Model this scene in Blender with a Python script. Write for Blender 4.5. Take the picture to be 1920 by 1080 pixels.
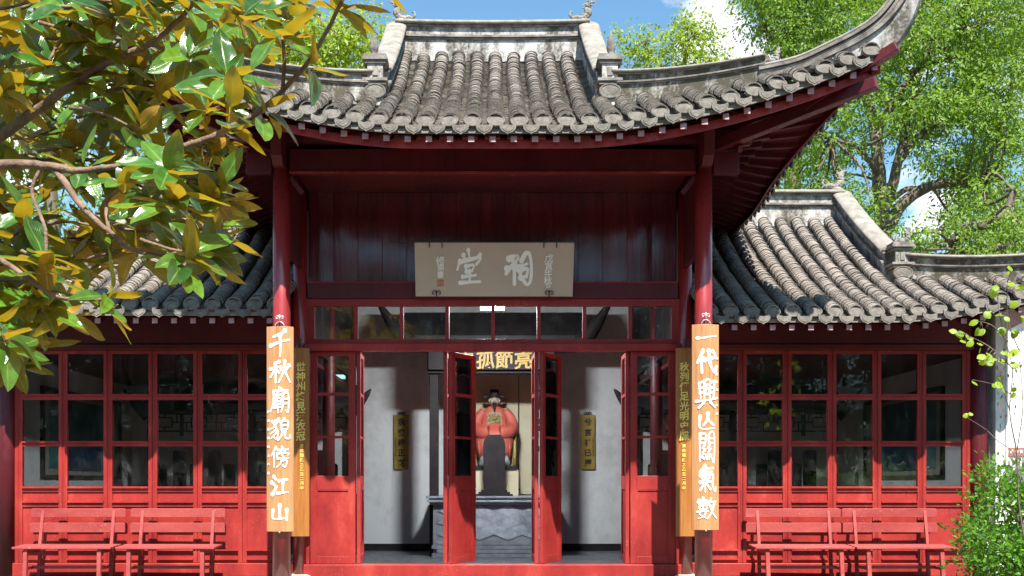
import bpy, math, random
from mathutils import Vector, Matrix, Quaternion, noise
R = math.radians
rnd = random.Random(7)
for o in list(bpy.data.objects):
    bpy.data.objects.remove(o, do_unlink=True)
scene = bpy.context.scene
COL = scene.collection

# ------------------------------------------------------------------ camera
FPX, VPX, VPY, CAMD, CAMZ = 2077.0, 923.5, 905.0, 11.8, 1.10
cam_d = bpy.data.cameras.new('camera')
cam = bpy.data.objects.new('camera', cam_d)
COL.objects.link(cam)
cam.location = (0, -CAMD, CAMZ)
cam.rotation_euler = (R(90), 0, 0)
cam_d.sensor_width = 36.0
cam_d.lens = FPX / 1920 * 36.0
cam_d.shift_x = (960 - VPX) / 1920
cam_d.shift_y = (VPY - 540) / 1920
cam_d.clip_end = 2000
cam_d.clip_start = 0.05
scene.camera = cam

# ------------------------------------------------------------------ light
SUN = Vector((0.2, -1.0, 1.52)).normalized()
sun_d = bpy.data.lights.new('sun', 'SUN')
sun_d.energy = 5.0
sun_d.angle = R(0.55)
sun_d.color = (1.0, 0.95, 0.86)
sun = bpy.data.objects.new('sun', sun_d)
COL.objects.link(sun)
sun.rotation_euler = (-SUN).to_track_quat('-Z', 'Y').to_euler()
sun.location = (4, -20, 30)
w = bpy.data.worlds.new('World')
scene.world = w
w.use_nodes = True
nt = w.node_tree
nt.nodes.clear()
sky = nt.nodes.new('ShaderNodeTexSky')
sky.sky_type = 'NISHITA'
sky.sun_disc = False
sky.sun_elevation = math.asin(SUN.z)
sky.sun_rotation = math.atan2(SUN.x, SUN.y)
sky.air_density = 1.0
sky.dust_density = 0.8
sky.ozone_density = 1.0
tc = nt.nodes.new('ShaderNodeTexCoord')
mp = nt.nodes.new('ShaderNodeMapping')
mp.inputs['Scale'].default_value = (1, 1, 1.9)
mp.inputs['Location'].default_value = (0.37, 0.1, 0.23)
def W_dir(px, py): return Vector(((px - VPX) / FPX, 1.0, (VPY - py) / FPX)).normalized()
nz = nt.nodes.new('ShaderNodeTexNoise')
nz.inputs['Scale'].default_value = 14
nz.inputs['Detail'].default_value = 7
nz.inputs['Roughness'].default_value = 0.55
cr = nt.nodes.new('ShaderNodeValToRGB')
cr.color_ramp.elements[0].position = 0.64
cr.color_ramp.elements[0].color = (0, 0, 0, 1)
cr.color_ramp.elements[1].position = 0.80
cr.color_ramp.elements[1].color = (1, 1, 1, 1)
mx = nt.nodes.new('ShaderNodeMixRGB')
mx.inputs[2].default_value = (9.0, 9.2, 9.6, 1)
bg = nt.nodes.new('ShaderNodeBackground')
bg.inputs['Strength'].default_value = 0.065
ow = nt.nodes.new('ShaderNodeOutputWorld')
L = nt.links.new
L(tc.outputs['Generated'], mp.inputs['Vector'])
L(mp.outputs['Vector'], nz.inputs['Vector'])
acc = None
for cpx, cpy, rad in ((1352, 90, 0.045), (1395, 120, 0.05), (1750, 375, 0.032), (60, 250, 0.05), (250, 60, 0.04), (2300, 200, 0.16), (-500, 150, 0.15), (900, -900, 0.22), (2600, -700, 0.25)):
    vd = nt.nodes.new('ShaderNodeVectorMath'); vd.operation = 'DISTANCE'
    vd.inputs[1].default_value = W_dir(cpx, cpy)
    L(tc.outputs['Generated'], vd.inputs[0])
    mr_ = nt.nodes.new('ShaderNodeMapRange'); mr_.inputs['From Min'].default_value = rad * 1.7; mr_.inputs['From Max'].default_value = 0.0
    mr_.inputs['To Max'].default_value = 0.42
    L(vd.outputs['Value'], mr_.inputs['Value'])
    if acc is None: acc = mr_.outputs['Result']
    else:
        mm = nt.nodes.new('ShaderNodeMath'); mm.operation = 'MAXIMUM'; L(acc, mm.inputs[0]); L(mr_.outputs['Result'], mm.inputs[1]); acc = mm.outputs[0]
ad_ = nt.nodes.new('ShaderNodeMath'); ad_.operation = 'ADD'
L(acc, ad_.inputs[0]); L(nz.outputs['Fac'], ad_.inputs[1])
L(ad_.outputs[0], cr.inputs['Fac'])
L(cr.outputs['Color'], mx.inputs[0])
tint = nt.nodes.new('ShaderNodeMixRGB'); tint.blend_type = 'MULTIPLY'; tint.inputs[0].default_value = 1; tint.inputs[2].default_value = (1.05, 1.45, 1.50, 1)
L(sky.outputs['Color'], tint.inputs[1])
L(tint.outputs['Color'], mx.inputs[1])
L(mx.outputs['Color'], bg.inputs['Color'])
L(bg.outputs['Background'], ow.inputs['Surface'])
scene.view_settings.view_transform = 'Standard'
scene.view_settings.look = 'None'
scene.view_settings.gamma = 1.0
scene.view_settings.exposure = 1.2
scene.view_settings.use_curve_mapping = False
scene.render.engine = 'CYCLES'
scene.cycles.max_bounces = 7
scene.cycles.diffuse_bounces = 4
scene.cycles.transparent_max_bounces = 12
scene.cycles.caustics_reflective = False
scene.cycles.caustics_refractive = False
scene.cycles.use_denoising = True

# ------------------------------------------------------------------ helpers
def W(px, py, D):
    """a point seen at photograph position (px, py) that stands D metres in front of the camera"""
    return Vector(((px - VPX) * D / FPX, D - CAMD, CAMZ + (VPY - py) * D / FPX))

class MB:
    def __init__(s):
        s.v = []; s.f = []; s.sm = []
    def add(s, vs, fs, smooth=False):
        n = len(s.v)
        s.v.extend(tuple(p) for p in vs)
        for f in fs:
            s.f.append(tuple(i + n for i in f)); s.sm.append(smooth)
        return s
    def box(s, x0, x1, y0, y1, z0, z1):
        vs = [(x, y, z) for x in (x0, x1) for y in (y0, y1) for z in (z0, z1)]
        return s.add(vs, [(0, 1, 3, 2), (4, 6, 7, 5), (0, 4, 5, 1), (2, 3, 7, 6), (0, 2, 6, 4), (1, 5, 7, 3)])
    def cbox(s, c, sx, sy, sz):
        return s.box(c[0]-sx/2, c[0]+sx/2, c[1]-sy/2, c[1]+sy/2, c[2]-sz/2, c[2]+sz/2)
    def beam(s, a, b, w, h, up=(0, 0, 1), w2=None, h2=None):
        a = Vector(a); b = Vector(b); d = (b - a).normalized()
        u = Vector(up)
        sx = d.cross(u)
        if sx.length < 1e-4: sx = d.cross(Vector((0, 1, 0)))
        sx.normalize(); uu = sx.cross(d)
        w2 = w if w2 is None else w2; h2 = h if h2 is None else h2
        vs = []
        for p, ww, hh in ((a, w, h), (b, w2, h2)):
            for i, j in ((-1, -1), (1, -1), (1, 1), (-1, 1)):
                vs.append(p + sx * (i * ww / 2) + uu * (j * hh / 2))
        return s.add(vs, [(0, 3, 2, 1), (4, 5, 6, 7), (0, 1, 5, 4), (1, 2, 6, 5), (2, 3, 7, 6), (3, 0, 4, 7)])
    def tube(s, pts, rad, n=8, smooth=True, caps=True):
        pts = [Vector(p) for p in pts]
        if not isinstance(rad, (list, tuple)): rad = [rad] * len(pts)
        rings = []; prev = None; base = len(s.v)
        vs = []; fs = []
        for i, p in enumerate(pts):
            d = (pts[min(i+1, len(pts)-1)] - pts[max(i-1, 0)]).normalized()
            if prev is None:
                a = d.cross(Vector((0, 0, 1)))
                if a.length < 1e-3: a = d.cross(Vector((0, 1, 0)))
            else:
                a = prev - d * prev.dot(d)
            a.normalize(); prev = a
            b = d.cross(a)
            for k in range(n):
                t = 2 * math.pi * k / n
                vs.append(p + (a * math.cos(t) + b * math.sin(t)) * rad[i])
        for i in range(len(pts) - 1):
            for k in range(n):
                k2 = (k + 1) % n
                fs.append((i*n+k, i*n+k2, (i+1)*n+k2, (i+1)*n+k))
        s.add(vs, fs, smooth)
        if caps:
            m = (len(pts) - 1) * n
            s.f.append(tuple(base + k for k in reversed(range(n)))); s.sm.append(False)
            s.f.append(tuple(base + m + k for k in range(n))); s.sm.append(False)
        return s
    def lathe(s, prof, c=(0, 0, 0), n=24, smooth=True, sx=1, sy=1):
        vs = []; fs = []
        for r, z in prof:
            for k in range(n):
                t = 2 * math.pi * k / n
                vs.append((c[0] + r*sx*math.cos(t), c[1] + r*sy*math.sin(t), c[2] + z))
        for i in range(len(prof) - 1):
            for k in range(n):
                k2 = (k+1) % n
                fs.append((i*n+k, i*n+k2, (i+1)*n+k2, (i+1)*n+k))
        b = len(s.v)
        s.add(vs, fs, smooth)
        s.f.append(tuple(b + k for k in reversed(range(n)))); s.sm.append(False)
        m = (len(prof)-1)*n
        s.f.append(tuple(b + m + k for k in range(n))); s.sm.append(False)
        return s
    def prism(s, poly, axis_vec, smooth=False):
        """poly: closed outline (3D, planar), extruded by axis_vec"""
        n = len(poly); a = Vector(axis_vec)
        vs = [Vector(p) for p in poly] + [Vector(p) + a for p in poly]
        fs = [tuple(range(n)), tuple(reversed(range(n, 2*n)))]
        fs += [(i, i+n, (i+1) % n + n, (i+1) % n) for i in range(n)]
        return s.add(vs, fs, smooth)
    def loft(s, rings, closed=False, smooth=True, caps=False):
        n = len(rings[0]); vs = [p for r in rings for p in r]; fs = []
        for i in range(len(rings) - 1):
            for k in range(n if closed else n - 1):
                k2 = (k + 1) % n
                fs.append((i*n+k, i*n+k2, (i+1)*n+k2, (i+1)*n+k))
        b = len(s.v)
        s.add(vs, fs, smooth)
        if caps:
            s.f.append(tuple(b + k for k in reversed(range(n)))); s.sm.append(False)
            m = (len(rings)-1)*n
            s.f.append(tuple(b + m + k for k in range(n))); s.sm.append(False)
        return s
    def mesh(s, name):
        m = bpy.data.meshes.new(name)
        m.from_pydata(s.v, [], s.f)
        m.polygons.foreach_set('use_smooth', s.sm)
        m.validate()
        m.update()
        return m
    def build(s, name, mat, parent=None, bevel=0, recalc=True):
        m = s.mesh(name)
        if recalc and len(m.vertices) < 60000:
            import bmesh
            b = bmesh.new(); b.from_mesh(m)
            bmesh.ops.recalc_face_normals(b, faces=b.faces[:])
            b.to_mesh(m); b.free()
        return link(name, m, mat, parent, bevel)

def link(name, mesh, mat, parent=None, bevel=0):
    o = bpy.data.objects.new(name, mesh)
    if mat is not None and mesh is not None and len(mesh.materials) == 0:
        mesh.materials.append(mat)
    COL.objects.link(o)
    if parent is not None: adopt(o, parent)
    if bevel:
        b = o.modifiers.new('bevel', 'BEVEL'); b.width = bevel; b.segments = 2; b.limit_method = 'ANGLE'
        b.angle_limit = R(50)
    return o
def world_of(o):
    m = o.matrix_basis
    if o.parent is not None:
        m = world_of(o.parent) @ o.matrix_parent_inverse @ m
    return m
def adopt(o, p):
    o.parent = p
    o.matrix_parent_inverse = world_of(p).inverted()
def tag(o, label=None, cat=None, group=None, kind=None):
    if label: o['label'] = label
    if cat: o['category'] = cat
    if group: o['group'] = group
    if kind: o['kind'] = kind
    return o
def thing(name, label, cat, loc=(0, 0, 0), group=None):
    o = bpy.data.objects.new(name, None)
    o.empty_display_size = 0.2
    COL.objects.link(o); o.location = loc
    return tag(o, label, cat, group)
def copy_tree(o, parent=None):
    c = o.copy(); COL.objects.link(c); c.parent = parent
    if parent is not None: c.matrix_parent_inverse = o.matrix_parent_inverse.copy()
    for ch in list(o.children): copy_tree(ch, c)
    return c
def lerp(a, b, t): return a + (b - a) * t
def smooth_path(pts, n=6):
    """Catmull-Rom through tuples of any length"""
    out = []
    P = [tuple(p) for p in pts]
    if len(P) == 2:
        return [tuple(lerp(a, b, i / n) for a, b in zip(*P)) for i in range(n + 1)]
    for i in range(len(P) - 1):
        p0 = P[max(i-1, 0)]; p1 = P[i]; p2 = P[i+1]; p3 = P[min(i+2, len(P)-1)]
        for k in range(n):
            t = k / n
            out.append(tuple(0.5*((2*b) + (-a+c)*t + (2*a-5*b+4*c-d)*t*t + (-a+3*b-3*c+d)*t**3) for a, b, c, d in zip(p0, p1, p2, p3)))
    out.append(P[-1])
    return out

# ------------------------------------------------------------------ materials
def new_mat(name):
    m = bpy.data.materials.new(name); m.use_nodes = True
    return m, m.node_tree, m.node_tree.nodes['Principled BSDF']
def N(nt, kind, **kw):
    n = nt.nodes.new(kind)
    for k, v in kw.items():
        if k.startswith('i_'): n.inputs[k[2:].replace('_', ' ')].default_value = v
        else: setattr(n, k, v)
    return n
def ramp(nt, src, stops):
    r = nt.nodes.new('ShaderNodeValToRGB')
    e = r.color_ramp.elements
    while len(e) < len(stops): e.new(0.5)
    for el, (p, c) in zip(e, stops):
        el.position = p; el.color = (*c, 1) if len(c) == 3 else c
    nt.links.new(src, r.inputs['Fac'])
    return r.outputs['Color']
def coords(nt, scale=(1, 1, 1), kind='Object'):
    if kind == 'World':
        g = nt.nodes.new('ShaderNodeNewGeometry'); src = g.outputs['Position']
    else:
        t = nt.nodes.new('ShaderNodeTexCoord'); src = t.outputs[kind]
    m = nt.nodes.new('ShaderNodeMapping'); m.inputs['Scale'].default_value = scale
    nt.links.new(src, m.inputs['Vector'])
    return m.outputs['Vector']
def noise_mat(name, c1, c2, scale=6, stretch=(1, 1, 1), rough=0.6, rough2=None, bump=0.15, bscale=None, detail=6, pos=(0.35, 0.65), island=0.0, spec=0.5, third=None, metallic=0.0, coat=0.0, bdist=0.01):
    m, nt, bs = new_mat(name)
    v = coords(nt, stretch, 'World')
    n = N(nt, 'ShaderNodeTexNoise', i_Scale=scale, i_Detail=detail, i_Roughness=0.6)
    nt.links.new(v, n.inputs['Vector'])
    stops = [(pos[0], c1), (pos[1], c2)]
    if third: stops.append((min(0.98, pos[1] + 0.14), third))
    col = ramp(nt, n.outputs['Fac'], stops)
    if island:
        g = N(nt, 'ShaderNodeNewGeometry')
        mr = N(nt, 'ShaderNodeMapRange'); mr.inputs['To Min'].default_value = 1 - island; mr.inputs['To Max'].default_value = 1 + island
        nt.links.new(g.outputs['Random Per Island'], mr.inputs['Value'])
        mu = N(nt, 'ShaderNodeMixRGB', blend_type='MULTIPLY'); mu.inputs[0].default_value = 1
        nt.links.new(col, mu.inputs[1]); nt.links.new(mr.outputs['Result'], mu.inputs[2])
        col = mu.outputs['Color']
    nt.links.new(col, bs.inputs['Base Color'])
    bs.inputs['Specular IOR Level'].default_value = spec
    bs.inputs['Metallic'].default_value = metallic
    bs.inputs['Coat Weight'].default_value = coat
    bs.inputs['Coat Roughness'].default_value = 0.15
    n2 = N(nt, 'ShaderNodeTexNoise', i_Scale=(bscale or scale * 4), i_Detail=5)
    nt.links.new(v, n2.inputs['Vector'])
    if rough2 is not None:
        mr = N(nt, 'ShaderNodeMapRange'); mr.inputs['To Min'].default_value = rough; mr.inputs['To Max'].default_value = rough2
        mr.inputs['From Min'].default_value = 0.3; mr.inputs['From Max'].default_value = 0.7
        nt.links.new(n2.outputs['Fac'], mr.inputs['Value']); nt.links.new(mr.outputs['Result'], bs.inputs['Roughness'])
    else:
        bs.inputs['Roughness'].default_value = rough
    if bump:
        b = N(nt, 'ShaderNodeBump', i_Strength=bump, i_Distance=bdist)
        nt.links.new(n2.outputs['Fac'], b.inputs['Height']); nt.links.new(b.outputs['Normal'], bs.inputs['Normal'])
    return m
M = {}
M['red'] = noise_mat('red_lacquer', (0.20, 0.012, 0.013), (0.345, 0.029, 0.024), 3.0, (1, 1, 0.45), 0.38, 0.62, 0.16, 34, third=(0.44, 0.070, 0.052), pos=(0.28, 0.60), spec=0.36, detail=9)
def wear(m, chip=(0.52, 0.27, 0.23), amount=0.8):
    nt = m.node_tree; bs = nt.nodes['Principled BSDF']
    src = bs.inputs['Base Color'].links[0].from_socket
    v = coords(nt, (1, 1, 1), 'World')
    a_ = N(nt, 'ShaderNodeTexNoise', i_Scale=48, i_Detail=8, i_Roughness=0.7); b_ = N(nt, 'ShaderNodeTexNoise', i_Scale=2.4, i_Detail=4)
    nt.links.new(v, a_.inputs['Vector']); nt.links.new(v, b_.inputs['Vector'])
    r1 = N(nt, 'ShaderNodeMapRange'); r1.inputs['From Min'].default_value = 0.60; r1.inputs['From Max'].default_value = 0.66; nt.links.new(a_.outputs['Fac'], r1.inputs['Value'])
    r2 = N(nt, 'ShaderNodeMapRange'); r2.inputs['From Min'].default_value = 0.45; r2.inputs['From Max'].default_value = 0.62; nt.links.new(b_.outputs['Fac'], r2.inputs['Value'])
    mu = N(nt, 'ShaderNodeMath', operation='MULTIPLY'); nt.links.new(r1.outputs[0], mu.inputs[0]); nt.links.new(r2.outputs[0], mu.inputs[1])
    m2 = N(nt, 'ShaderNodeMath', operation='MULTIPLY'); nt.links.new(mu.outputs[0], m2.inputs[0]); m2.inputs[1].default_value = amount
    mx_ = N(nt, 'ShaderNodeMixRGB'); nt.links.new(m2.outputs[0], mx_.inputs[0]); nt.links.new(src, mx_.inputs[1]); mx_.inputs[2].default_value = (*chip, 1)
    nt.links.new(mx_.outputs[0], bs.inputs['Base Color'])
wear(M['red'])
M['red_gloss'] = noise_mat('red_column_lacquer', (0.20, 0.012, 0.013), (0.33, 0.026, 0.023), 3.0, (1, 1, 0.3), 0.25, 0.42, 0.12, 20, third=(0.40, 0.055, 0.045), pos=(0.28, 0.62), coat=0.7)
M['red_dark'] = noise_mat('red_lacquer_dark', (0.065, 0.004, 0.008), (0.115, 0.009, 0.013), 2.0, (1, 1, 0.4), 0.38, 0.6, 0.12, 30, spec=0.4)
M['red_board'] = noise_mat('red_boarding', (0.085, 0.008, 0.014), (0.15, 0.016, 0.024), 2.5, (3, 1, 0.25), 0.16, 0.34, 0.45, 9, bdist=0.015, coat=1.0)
M['red_faded'] = noise_mat('red_bench_paint', (0.27, 0.032, 0.030), (0.36, 0.062, 0.055), 5, (0.4, 1, 1), 0.45, 0.7, 0.15, 60, third=(0.42, 0.115, 0.10))
wear(M['red_faded'], (0.56, 0.36, 0.32), 0.9)
M['rafter_end'] = noise_mat('faded_rafter_end', (0.42, 0.22, 0.24), (0.55, 0.36, 0.38), 14, rough=0.7)
M['tile'] = noise_mat('grey_clay_tile', (0.185, 0.162, 0.143), (0.275, 0.243, 0.215), 4.0, rough=0.9, bump=0.5, bscale=60, island=0.16, third=(0.35, 0.31, 0.27), spec=0.25)
M['pan'] = noise_mat('grey_pan_tile', (0.20, 0.18, 0.16), (0.34, 0.31, 0.275), 7, rough=0.9, bump=0.5, bscale=60, island=0.28, spec=0.25)
M['tile_end'] = noise_mat('clay_tile_end', (0.125, 0.112, 0.10), (0.205, 0.187, 0.165), 16, rough=0.9, bump=0.8, bscale=75, island=0.2, third=(0.29, 0.262, 0.215), spec=0.2)
M['cap'] = noise_mat('weathered_ridge_cap', (0.18, 0.165, 0.145), (0.31, 0.285, 0.25), 7, rough=0.9, bump=0.6, bscale=40, third=(0.40, 0.37, 0.32), spec=0.2)
M['mould'] = noise_mat('ridge_moulding', (0.12, 0.11, 0.10), (0.30, 0.27, 0.24), 9, rough=0.9, bump=0.5, bscale=50, spec=0.2)
def plaster_mat(name, base, stain, amount=0.5, streak=True, scale=2.6, rough=0.85):
    m, nt, bs = new_mat(name)
    v = coords(nt, (1.0, 1.0, 0.45 if streak else 1.0), 'World')
    n1 = N(nt, 'ShaderNodeTexNoise', i_Scale=scale, i_Detail=8, i_Roughness=0.68)
    nt.links.new(v, n1.inputs['Vector'])
    v2 = coords(nt, (1, 1, 1), 'World')
    n2 = N(nt, 'ShaderNodeTexNoise', i_Scale=scale * 7, i_Detail=6, i_Roughness=0.7)
    nt.links.new(v2, n2.inputs['Vector'])
    ad = N(nt, 'ShaderNodeMath', operation='ADD'); mu = N(nt, 'ShaderNodeMath', operation='MULTIPLY'); mu.inputs[1].default_value = 0.45
    nt.links.new(n2.outputs['Fac'], mu.inputs[0]); nt.links.new(n1.outputs['Fac'], ad.inputs[0]); nt.links.new(mu.outputs[0], ad.inputs[1])
    lo = 0.95 - amount * 0.5
    mid = tuple(lerp(a, b, 0.55) for a, b in zip(base, stain))
    col = ramp(nt, ad.outputs[0], [(lo - 0.10, base), (lo + 0.02, mid), (lo + 0.13, stain)])
    nt.links.new(col, bs.inputs['Base Color'])
    bs.inputs['Roughness'].default_value = rough
    b = N(nt, 'ShaderNodeBump', i_Strength=0.35, i_Distance=0.012)
    nt.links.new(n2.outputs['Fac'], b.inputs['Height']); nt.links.new(b.outputs['Normal'], bs.inputs['Normal'])
    bs.inputs['Specular IOR Level'].default_value = 0.25
    return m
M['ridge'] = plaster_mat('stained_ridge_plaster', (0.52, 0.505, 0.49), (0.09, 0.08, 0.06), 0.50, scale=4.0)
M['ridge_dirty'] = plaster_mat('mossy_ridge_plaster', (0.55, 0.53, 0.49), (0.085, 0.075, 0.055), 0.68, scale=4.5)
M['plaster'] = plaster_mat('white_wall_plaster', (0.80, 0.80, 0.79), (0.50, 0.48, 0.45), 0.30, streak=False, scale=1.2)
M['plaster_in'] = plaster_mat('interior_plaster', (0.70, 0.69, 0.67), (0.50, 0.48, 0.45), 0.35, streak=True, scale=0.8)
M['sunwall'] = plaster_mat('courtyard_wall_plaster', (0.84, 0.85, 0.86), (0.62, 0.62, 0.60), 0.25, streak=True, scale=0.9)
M['black'] = noise_mat('black_lacquer_wood', (0.010, 0.008, 0.009), (0.022, 0.016, 0.016), 6, rough=0.6, bump=0.1, spec=0.25)
M['stone'] = noise_mat('pale_stone', (0.42, 0.38, 0.32), (0.58, 0.54, 0.47), 9, rough=0.8, bump=0.3)
M['gold'] = noise_mat('gold_leaf_letter', (0.90, 0.64, 0.12), (0.97, 0.76, 0.22), 18, rough=0.45, bump=0.2)
M['gold_deep'] = noise_mat('deep_gold_letter', (0.34, 0.19, 0.012), (0.46, 0.27, 0.02), 18, rough=0.5, bump=0.2)
M['gold_board'] = noise_mat('old_gilt_board', (0.26, 0.17, 0.02), (0.36, 0.24, 0.03), 7, rough=0.5, bump=0.1)
M['white_ink'] = noise_mat('white_painted_letter', (0.88, 0.86, 0.80), (0.93, 0.92, 0.88), 20, rough=0.6, bump=0.1)
M['cream_ink'] = noise_mat('cream_painted_letter', (0.93, 0.91, 0.84), (0.96, 0.95, 0.90), 20, rough=0.6, bump=0.1)
M['black_ink'] = noise_mat('black_ink_letter', (0.012, 0.010, 0.010), (0.02, 0.018, 0.016), 20, rough=0.6, bump=0)
M['seal'] = noise_mat('red_seal_ink', (0.55, 0.08, 0.03), (0.62, 0.12, 0.05), 20, rough=0.6, bump=0)
M['plaque'] = noise_mat('taupe_plaque_paint', (0.50, 0.395, 0.315), (0.545, 0.435, 0.35), 1.6, rough=0.55, bump=0.05, bscale=40)
M['iron'] = noise_mat('dark_iron', (0.05, 0.045, 0.045), (0.09, 0.08, 0.075), 20, rough=0.5, metallic=0.6)
M['chrome'] = noise_mat('pale_metal_hook', (0.62, 0.60, 0.58), (0.72, 0.70, 0.68), 20, rough=0.35, metallic=0.7)
def wood_mat(name, a, b, c):
    m, nt, bs = new_mat(name)
    v = coords(nt, (9, 9, 0.55), 'World')
    n1 = N(nt, 'ShaderNodeTexNoise', i_Scale=3.5, i_Detail=7, i_Roughness=0.6, i_Distortion=0.4)
    nt.links.new(v, n1.inputs['Vector'])
    col = ramp(nt, n1.outputs['Fac'], [(0.30, a), (0.5, b), (0.72, c)])
    nt.links.new(col, bs.inputs['Base Color'])
    bs.inputs['Roughness'].default_value = 0.42
    bmp = N(nt, 'ShaderNodeBump', i_Strength=0.12, i_Distance=0.004)
    nt.links.new(n1.outputs['Fac'], bmp.inputs['Height']); nt.links.new(bmp.outputs['Normal'], bs.inputs['Normal'])
    return m
M['wood'] = wood_mat('pale_brown_wood', (0.34, 0.155, 0.060), (0.46, 0.225, 0.095), (0.54, 0.29, 0.135))
M['wood_gold'] = wood_mat('ochre_brown_wood', (0.26, 0.088, 0.016), (0.35, 0.13, 0.028), (0.42, 0.18, 0.05))
def glass_mat():
    m = bpy.data.materials.new('window_glass'); m.use_nodes = True
    nt = m.node_tree; nt.nodes.clear()
    out = N(nt, 'ShaderNodeOutputMaterial')
    tr = N(nt, 'ShaderNodeBsdfTransparent'); tr.inputs['Color'].default_value = (0.94, 0.96, 0.955, 1)
    gl = N(nt, 'ShaderNodeBsdfGlossy'); gl.inputs['Roughness'].default_value = 0.03
    v = coords(nt, (1, 1, 1), 'World')
    n1 = N(nt, 'ShaderNodeTexNoise', i_Scale=5.0, i_Detail=2)
    nt.links.new(v, n1.inputs['Vector'])
    b = N(nt, 'ShaderNodeBump', i_Strength=0.08, i_Distance=0.02)
    nt.links.new(n1.outputs['Fac'], b.inputs['Height']); nt.links.new(b.outputs['Normal'], gl.inputs['Normal'])
    fr = N(nt, 'ShaderNodeFresnel'); fr.inputs['IOR'].default_value = 1.56
    mxs = N(nt, 'ShaderNodeMixShader')
    nt.links.new(fr.outputs[0], mxs.inputs[0]); nt.links.new(tr.outputs[0], mxs.inputs[1]); nt.links.new(gl.outputs[0], mxs.inputs[2])
    df = N(nt, 'ShaderNodeBsdfDiffuse'); df.inputs['Color'].default_value = (0.55, 0.53, 0.50, 1)
    vd = coords(nt, (1, 1, 0.5), 'World'); nd = N(nt, 'ShaderNodeTexNoise', i_Scale=9.0, i_Detail=8, i_Roughness=0.7); nt.links.new(vd, nd.inputs['Vector'])
    dm = N(nt, 'ShaderNodeMapRange'); dm.inputs['From Min'].default_value = 0.42; dm.inputs['From Max'].default_value = 0.8; dm.inputs['To Max'].default_value = 0.035
    nt.links.new(nd.outputs['Fac'], dm.inputs['Value'])
    mx2 = N(nt, 'ShaderNodeMixShader'); nt.links.new(dm.outputs[0], mx2.inputs[0]); nt.links.new(mxs.outputs[0], mx2.inputs[1]); nt.links.new(df.outputs[0], mx2.inputs[2])
    nt.links.new(mx2.outputs[0], out.inputs['Surface'])
    return m
M['glass'] = glass_mat()
def leaf_mat(name, top, top2, under=None, rough=0.35, trans=0.35, tcol=None, island=True, spec=0.5):
    m = bpy.data.materials.new(name); m.use_nodes = True
    nt = m.node_tree; nt.nodes.clear()
    out = N(nt, 'ShaderNodeOutputMaterial')
    g = N(nt, 'ShaderNodeNewGeometry')
    if island:
        fac = g.outputs['Random Per Island']
    else:
        oi = N(nt, 'ShaderNodeObjectInfo'); fac = oi.outputs['Random']
    col = ramp(nt, fac, [(0.0, top), (1.0, top2)])
    tcol = tcol or tuple(min(1, c * 1.6) for c in top2)
    tc_out = None
    if under:
        mu = N(nt, 'ShaderNodeMixRGB'); nt.links.new(g.outputs['Backfacing'], mu.inputs[0])
        nt.links.new(col, mu.inputs[1])
        ucol = ramp(nt, fac, [(0.0, under), (0.5, tuple(c * 1.25 for c in under)), (1.0, (under[0]*0.85, under[1]*1.15, under[2]))])
        nt.links.new(ucol, mu.inputs[2])
        col = mu.outputs['Color']
    bs = N(nt, 'ShaderNodeBsdfPrincipled')
    bs.inputs['Roughness'].default_value = rough
    bs.inputs['Specular IOR Level'].default_value = spec
    if under:
        rr = N(nt, 'ShaderNodeMapRange'); rr.inputs['To Min'].default_value = rough; rr.inputs['To Max'].default_value = 0.75
        nt.links.new(g.outputs['Backfacing'], rr.inputs['Value']); nt.links.new(rr.outputs['Result'], bs.inputs['Roughness'])
    nt.links.new(col, bs.inputs['Base Color'])
    tl = N(nt, 'ShaderNodeBsdfTranslucent'); tl.inputs['Color'].default_value = (*tcol, 1)
    mxs = N(nt, 'ShaderNodeMixShader'); mxs.inputs[0].default_value = trans
    nt.links.new(bs.outputs[0], mxs.inputs[1]); nt.links.new(tl.outputs[0], mxs.inputs[2])
    nt.links.new(mxs.outputs[0], out.inputs['Surface'])
    return m
M['leaf_camphor'] = leaf_mat('camphor_leaf', (0.075, 0.165, 0.014), (0.19, 0.29, 0.026), rough=0.55, trans=0.35, tcol=(0.28, 0.46, 0.02))
M['leaf_yellow'] = leaf_mat('yellow_green_leaf', (0.11, 0.20, 0.014), (0.30, 0.38, 0.028), rough=0.5, trans=0.38, tcol=(0.42, 0.56, 0.02))
M['leaf_dark'] = leaf_mat('dark_green_leaf', (0.045, 0.105, 0.022), (0.11, 0.20, 0.035), rough=0.4, trans=0.3, tcol=(0.14, 0.30, 0.03))
M['leaf_court'] = leaf_mat('courtyard_leaf', (0.02, 0.05, 0.012), (0.06, 0.11, 0.02), rough=0.6, trans=0.12, tcol=(0.10, 0.18, 0.02))
M['leaf_shrub'] = leaf_mat('shrub_leaf', (0.035, 0.13, 0.018), (0.15, 0.32, 0.025), rough=0.35, trans=0.35, tcol=(0.22, 0.46, 0.02))
M['leaf_vine'] = leaf_mat('vine_leaf', (0.17, 0.30, 0.018), (0.33, 0.44, 0.03), rough=0.45, trans=0.45, tcol=(0.45, 0.62, 0.02), island=False)
M['leaf_dead'] = leaf_mat('withered_leaf', (0.07, 0.035, 0.025), (0.15, 0.08, 0.05), rough=0.7, trans=0.2)
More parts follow.
